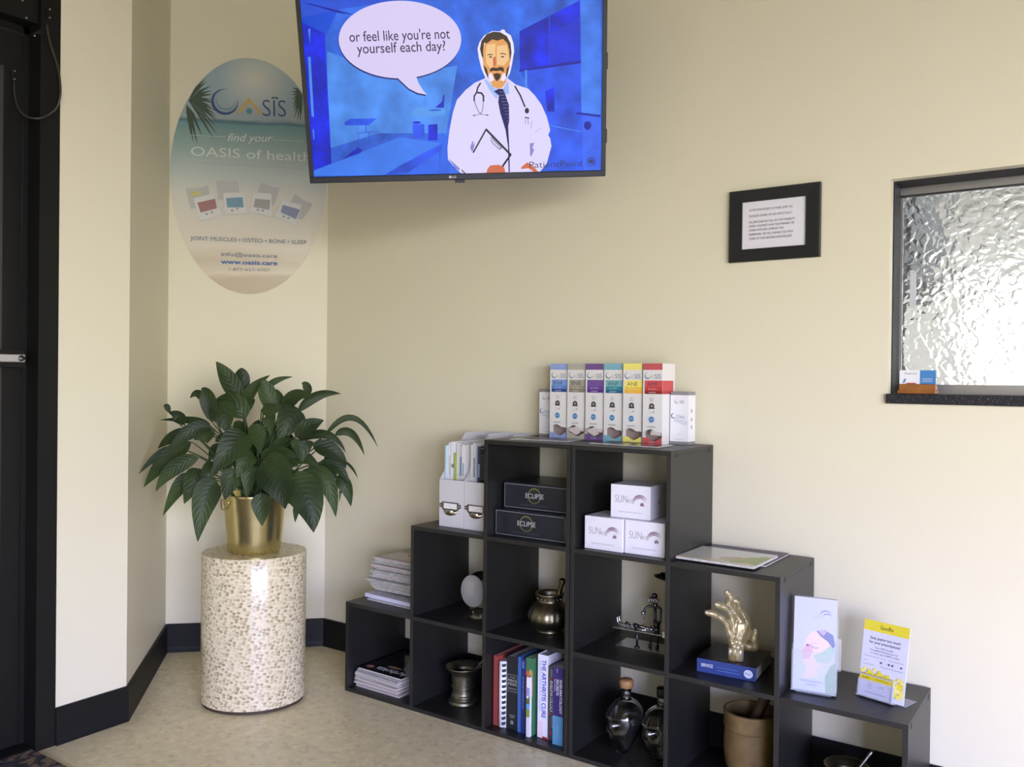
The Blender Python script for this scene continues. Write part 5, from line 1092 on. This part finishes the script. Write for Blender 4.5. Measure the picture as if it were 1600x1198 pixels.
CH_ = {
 'pinky': [(430, 740, 0), (400, 690, .004), (362, 575, .010), (300, 495, .022), (215, 440, .034), (130, 418, .040)],
 'ring': [(445, 730, 0), (446, 660, .002), (430, 545, .004), (400, 440, .008), (335, 368, .022), (238, 322, .036)],
 'middle': [(480, 740, 0), (500, 660, 0), (515, 540, -.002), (440, 430, .004), (378, 335, .014), (402, 250, .022), (355, 178, .030)],
 'index': [(520, 740, -.004), (560, 670, -.008), (600, 570, -.012), (560, 480, -.010), (498, 385, -.002), (490, 310, .008), (445, 285, .020)],
 'thumb': [(500, 800, -.006), (560, 820, -.010), (625, 845, -.012), (690, 828, -.006), (672, 740, .002), (690, 630, .006)]}
sk = MB(); bo = MB()
RAD = {'pinky': .0094, 'ring': .0102, 'middle': .0108, 'index': .0108, 'thumb': .0118}
for nm, ch in CH_.items():
    pts = [hp_(*p) for p in ch]; sp_ = smooth_path(pts, 5); r_ = RAD[nm]; k = len(sp_)-1
    rad = [r_*(1.35-.35*min(1, i/(k*.4)))*(1 if i < k-3 else (1, .98, .92, .8)[i-(k-3)]) for i in range(k+1)]
    end = sp_[-1]+(sp_[-1]-sp_[-2]).normalized()*r_*.35; sk.tube(sp_[:-1]+[sp_[-1], end], rad[:-1]+[r_*.78, r_*.35], skm, 14)
    for i in range(len(pts)-1):
        a, b_ = pts[i], pts[i+1]; q = b_-a; L = q.length; u = [0, .08, .2, .5, .8, .92, 1]; rr = .0058 if nm != 'thumb' else .0064
        bo.tube([a+q*t_ for t_ in u], [rr*c_ for c_ in (.7, 1.15, .85, .55, .85, 1.2, .7)], bonem, 10)
        bo.ball(b_, rr*1.05, bonem, 10)
# palm and wrist
def blob(m_, c, r_, mm, M=None): m_.ball(c, r_, mm, 20, M)
Rz = Matrix((hr, -hf, Vector((0, 0, 1)))).transposed().to_4x4()
def palm_loft():
    secs = [(1003, 385, 562, .017), (960, 385, 562, .0175), (900, 392, 560, .017), (850, 388, 580, .019), (800, 380, 600, .0205), (740, 368, 612, .021), (680, 352, 622, .020), (620, 344, 636, .018), (570, 340, 640, .015), (530, 352, 632, .011), (505, 375, 610, .005)]
    n = 28; vs = []; fs = []
    for cy, xl, xr, dp in secs:
        c = hp_((xl+xr)/2, cy, .0); hw = (xr-xl)/2/4330
        for i in range(n): a = 2*PI*i/n; vs.append(c+hr*(hw*math.cos(a))+hf*(dp*math.sin(a)*.8))
    for j in range(len(secs)-1):
        for i in range(n): k = (i+1) % n; fs.append((j*n+i, j*n+k, (j+1)*n+k, (j+1)*n+i))
    fs += [tuple(range(n)), tuple((len(secs)-1)*n+i for i in range(n))]; sk.add(vs, fs, skm, True)
palm_loft()
for cx, cy, dp, r_ in ((430, 790, .008, .008), (470, 770, .010, .0085), (510, 780, .008, .0085), (540, 820, .004, .009), (450, 825, .010, .0075), (490, 835, .010, .009), (420, 760, .006, .007)): bo.ball(hp_(cx, cy, dp), r_*.8, bonem, 12)
bo.tube([hp_(510, 850, .002), hp_(515, 900, .002), hp_(515, 998, .002)], [.0115, .0105, .0100], bonem, 14); bo.tube([hp_(412, 860, .004), hp_(405, 905, .004), hp_(402, 952, .004)], [.0058, .0052, .0035], bonem, 12); bo.ball(hp_(455, 900, .004), (.007, .006, .012), bonem, 12)
so_ = sk.build('resin_hand', hand)
rm = so_.modifiers.new('remesh', 'REMESH'); rm.mode = 'VOXEL'; rm.voxel_size = .0018; rm.use_smooth_shade = True
sm_ = so_.modifiers.new('smooth', 'SMOOTH'); sm_.factor = .6; sm_.iterations = 4
bo.build('bones', hand)

# ------------------------------------------------------------------ white magazine over a purple folder on the right-hand step
Z2 = 2*P+T+.0006
booklet('folder', 'flat grey-purple folder lying under the white magazine on the right-hand step', 'folder', (1.2375, -.208, Z2), 0, .2235, .204, .004, mat('purple_grey_cover', (78, 66, 90), .4))
def ds_w(d):
    g1 = mono('wm_green', (172, 186, 112), rough=.3); g2 = mono('wm_cream', (226, 218, 190), rough=.3)
    d.poly([(.0, .0), (.219, .0), (.219, .03), (.12, .045), (.05, .02), (0, .03)], g2); d.poly([(.12, .05), (.19, .13), (.219, .15), (.219, .02), (.19, .03), (.15, .02)], g1); d.poly([(.10, .06), (.15, .10), (.17, .06), (.13, .03)], mono('wm_tan', (206, 192, 156), rough=.3)); d.text('wellness', (.015, .035), (.05, .035), .005, faint)
booklet('magazine', 'white magazine with a green and cream picture on the right-hand step', 'magazine', (1.2315, -.268, Z2+.0046), R(-1.), .220, .185, .006, mat('white_picture_cover', (224, 226, 224), .12), ds_w)

# ------------------------------------------------------------------ brochure holders
acr = mat('clear_acrylic', (236, 240, 246), .04, alpha=.16, spec=.9); acre = mat('acrylic_edge', (206, 212, 222), .08, alpha=.5)
ZB = P+T+.0006
t = thing('brochure_holder', 'clear acrylic brochure holder at left on the lowest right step', 'brochure holder', (1.541, -.243, ZB), R(9))
w_, hh, tl = .108, .237, R(-7)
Mt = Matrix.Translation((0, 0, .0046)) @ Matrix.Rotation(tl, 4, 'X')
m = MB(); m.box((0, .034, .0), (w_, .036, .19), acr, Mt); m.box((0, 0, 0), (w_, .002, .100), acr, Mt); m.box((0, .002, 0), (.002, .034, .115), acr, Mt); m.box((w_-.002, .002, 0), (w_, .034, .115), acr, Mt); m.box((0, 0, 0), (w_, .036, .002), acre, Mt); m.build('tray', t)
m = MB(); m.box((w_*.1, .004, .0), (w_*.9, .060, .0012), acre); m.box((.0, -.0012, 0), (w_, -.0002, .003), acre, Mt); m.box((w_-.0005, .0, .0), (w_+.0006, .002, .10), acre, Mt); m.box((w_, .006, .06), (w_+.010, .008, .14), acr, Mt); m.build('foot', t)
def face_design(d):
    d.rect(0, 0, .102, .231, mono('bro_lilac', (200, 203, 232), rough=.3)); d.poly([(0, .0), (.102, .0), (.102, .05), (.06, .07), (0, .08)], mono('bro_periw', (200, 206, 244), rough=.3))
    fp = mono('bro_skin', (226, 206, 212), rough=.3); pk = mono('bro_pink', (214, 180, 196), rough=.3); gr = mono('bro_green', (178, 200, 192), rough=.3); dk = mono('bro_slate', (132, 142, 184), rough=.3); dg = mono('bro_dkgreen', (142, 176, 158), rough=.3)
    d.poly([(.022, .075), (.024, .088), (.020, .096), (.026, .110), (.030, .128), (.045, .148), (.070, .152), (.092, .140), (.098, .110), (.090, .080), (.070, .070), (.060, .060), (.060, .035), (.025, .030), (.034, .060), (.028, .066)], fp)
    d.poly([(.022, .075), (.024, .088), (.020, .094), (.030, .112), (.044, .118), (.048, .100), (.040, .080)], pk)
    d.poly([(.048, .088), (.070, .100), (.098, .125), (.101, .095), (.085, .074), (.060, .072)], gr); d.poly([(.055, .150), (.075, .155), (.095, .145), (.101, .120), (.096, .112), (.082, .128), (.066, .138)], dk); d.poly([(.080, .0), (.102, .0), (.102, .075), (.092, .070), (.078, .040)], dg); d.poly([(.072, .14), (.080, .150), (.072, .156), (.06, .150)], mono('bro_mauve', (196, 176, 220), rough=.3))
    d.arc((.077, .189), .0125, .0145, 20, 190, mono('bro_arc', (120, 112, 170))); d.arc((.081, .186), .0085, .0105, 10, 180, mono('bro_arc', (120, 112, 170)))
    d.line([(.044, .111), (.053, .107), (.060, .109)], .0016, dk); d.poly([(.030, .112), (.034, .116), (.039, .112), (.034, .110)], mono('bro_eye', (110, 110, 150))); d.line([(.048, .121), (.058, .119)], .001, mono('bro_brow', (190, 160, 176)))
    d.text('SUN', (.044, .182), (.060, .182), .007, mono('bro_text', (176, 176, 206)), -.02); d.text('PATIENT INFORMATION', (.018, .022), (.072, .022), .0042, mono('bro_text2', (140, 130, 150))); d.text('LEAFLET', (.032, .014), (.060, .014), .0042, mono('bro_text2', (140, 130, 150)))
for k in range(4):
    lt_ = 'front lilac brochure showing a face in profile, in the left acrylic holder' if k == 0 else 'lilac brochure behind the front one in the left acrylic holder'
    b2 = thing('brochure', lt_, 'brochure', (1.541, -.243, ZB), R(9), 'lilac brochures in the left holder')
    MB().box((.003, .0042+.007*k, .0026), (w_-.003, .0105+.007*k, .2345), mat('brochure_paper', (216, 216, 240), .35), Mt).build('paper', b2)
    if k == 0:
        d = Deco(Mt @ Vector((.003, .0042, .0028)), Mt.to_3x3() @ Vector((1, 0, 0)), Mt.to_3x3() @ Vector((0, 0, 1)), lift=.0002); face_design(d); d.build('cover_print', b2)
t = thing('leaflet_stand', 'clear acrylic stand leaning back, at right on the lowest right step', 'leaflet stand', (1.6855, -.162, ZB), R(-15))
w_ = .116; tl = R(-10); Mt = Matrix.Translation((0, 0, .0014)) @ Matrix.Rotation(tl, 4, 'X')
m = MB(); m.box((0, .0035, .001), (w_, .0055, .188), acr, Mt); m.box((0, -.012, 0), (w_*.84, .0035, .0018), acre, Mt); m.box((0.004, -.014, 0), (w_*.80, -.012, .044), acr, Mt); m.box((.004, -.014, .0), (.0055, -.001, .040), acr, Mt); m.box((w_*.80-.0015, -.014, .0), (w_*.80, -.001, .040), acre, Mt); m.build('panel', t)
m = MB(); m.box((.01, .0055, 0), (w_+.004, .062, .0012), acre); m.build('foot', t)
def gx(d):
    Wd, H_ = .116, .186; ye = mono('gx_yellow', (232, 216, 60), rough=.35); yl = mono('gx_pale_yellow', (244, 230, 120), rough=.35); tx = mono('gx_text', (84, 84, 104)); dt = mono('gx_dark', (56, 52, 40))
    d.rect(0, 0, Wd, H_, mono('gx_paper', (220, 220, 240), rough=.35)); d.rect(0, H_-.026, Wd, H_, ye); d.text('GoodRx', (.042, H_-.018), (.076, H_-.018), .0095, dt, .01)
    d.text('Stop paying too much', (.018, .1405), (.096, .1405), .0068, tx, .02); d.text('for your prescriptions!', (.017, .1300), (.096, .1300), .0068, tx, .02)
    for s, y, a, b_ in (('Take a FREE GoodRx', .119, .032, .080), ('Prescription Drug Savings Card', .112, .020, .092), ('to save up to 80% today', .105, .022, .096)): d.text(s, (a, y), (b_, y), .0042, tx)
    for y, x0_, x1_ in ((.0965, .006, .045), (.0965, .05, .062), (.0965, .070, .108), (.085, .006, .018), (.0765, .006, .034), (.0765, .050, .108)): d.rect(x0_, y, x1_, y+.0012, mono('gx_grey_text', (150, 150, 172)))
    for x in (.052, .072, .081, .103): d.disc((x, .087), .003, .0025, tx, 12)
    rr = random.Random(3)
    for x, y in ((.006, .058), (.012, .064), (.028, .055), (.038, .066), (.054, .058), (.060, .050), (.066, .054), (.08, .048), (.088, .050), (.10, .056), (.098, .042), (.074, .044), (.024, .060), (.106, .04), (.084, .034), (.09, .028), (.012, .03), (.006, .022), (.046, .052), (.050, .062), (.033, .052), (.018, .05), (.072, .056), (.092, .036), (.100, .030), (.108, .052), (.110, .026), (.094, .020), (.104, .016)): q = rr.uniform(.0046, .0072); d.poly([(x-q, y-q*.6), (x+q, y-q), (x+q*.8, y+q), (x-q*.5, y+q*.8)], ye if rr.random() < .5 else yl)
def gcard(d):
    ye2 = mono('gx_card_yellow', (214, 196, 30), rough=.35); d.rect(0, 0, .086, .052, mono('gx_card', (186, 186, 220), rough=.35)); d.rect(0, .038, .086, .050, ye2); d.text('GoodRx', (.006, .0425), (.024, .0425), .005, mono('gx_dark', (56, 52, 40))); d.text('Prescription Savings', (.042, .0445), (.074, .0445), .0028, mono('gx_dark', (56, 52, 40)))
    for q, (x0_, x1_) in enumerate(((.022, .034), (.022, .032), (.022, .034), (.048, .064), (.048, .064))): d.rect(x0_, .030-.004*(q % 3), x1_, .031-.004*(q % 3), mono('gx_text', (84, 84, 104)))
    d.rect(.016, .010, .072, .0112, mono('gx_text', (84, 84, 104)))
b2 = thing('leaflet', 'white leaflet with a yellow header band in the right acrylic stand', 'leaflet', (1.6855, -.162, ZB), R(-15))
MB().box((0, .0008, .002), (w_, .003, .188), mat('leaflet_paper', (222, 222, 238), .4), Mt).build('paper', b2)
d = Deco(Mt @ Vector((0, .0008, .002)), Mt.to_3x3() @ Vector((1, 0, 0)), Mt.to_3x3() @ Vector((0, 0, 1)), lift=.0002); gx(d); d.build('front_print', b2)
for k in range(3):
    b3 = thing('savings_card', 'front blue-grey savings card with yellow stripe in the pocket of the right stand' if k == 0 else 'savings card behind the front one in the pocket of the right stand', 'card', (1.6855, -.162, ZB), R(-15), 'savings cards in the stand pocket')
    MB().box((.006, -.0105+.003*k, .0025), (.092, -.0085+.003*k, .054), mat('savings_card_stock', (196, 196, 222), .35), Mt).build('card', b3)
    if k == 0: d = Deco(Mt @ Vector((.006, -.0105, .0025)), Mt.to_3x3() @ Vector((1, 0, 0)), Mt.to_3x3() @ Vector((0, 0, 1)), lift=.0002); gcard(d); d.build('card_print', b3)
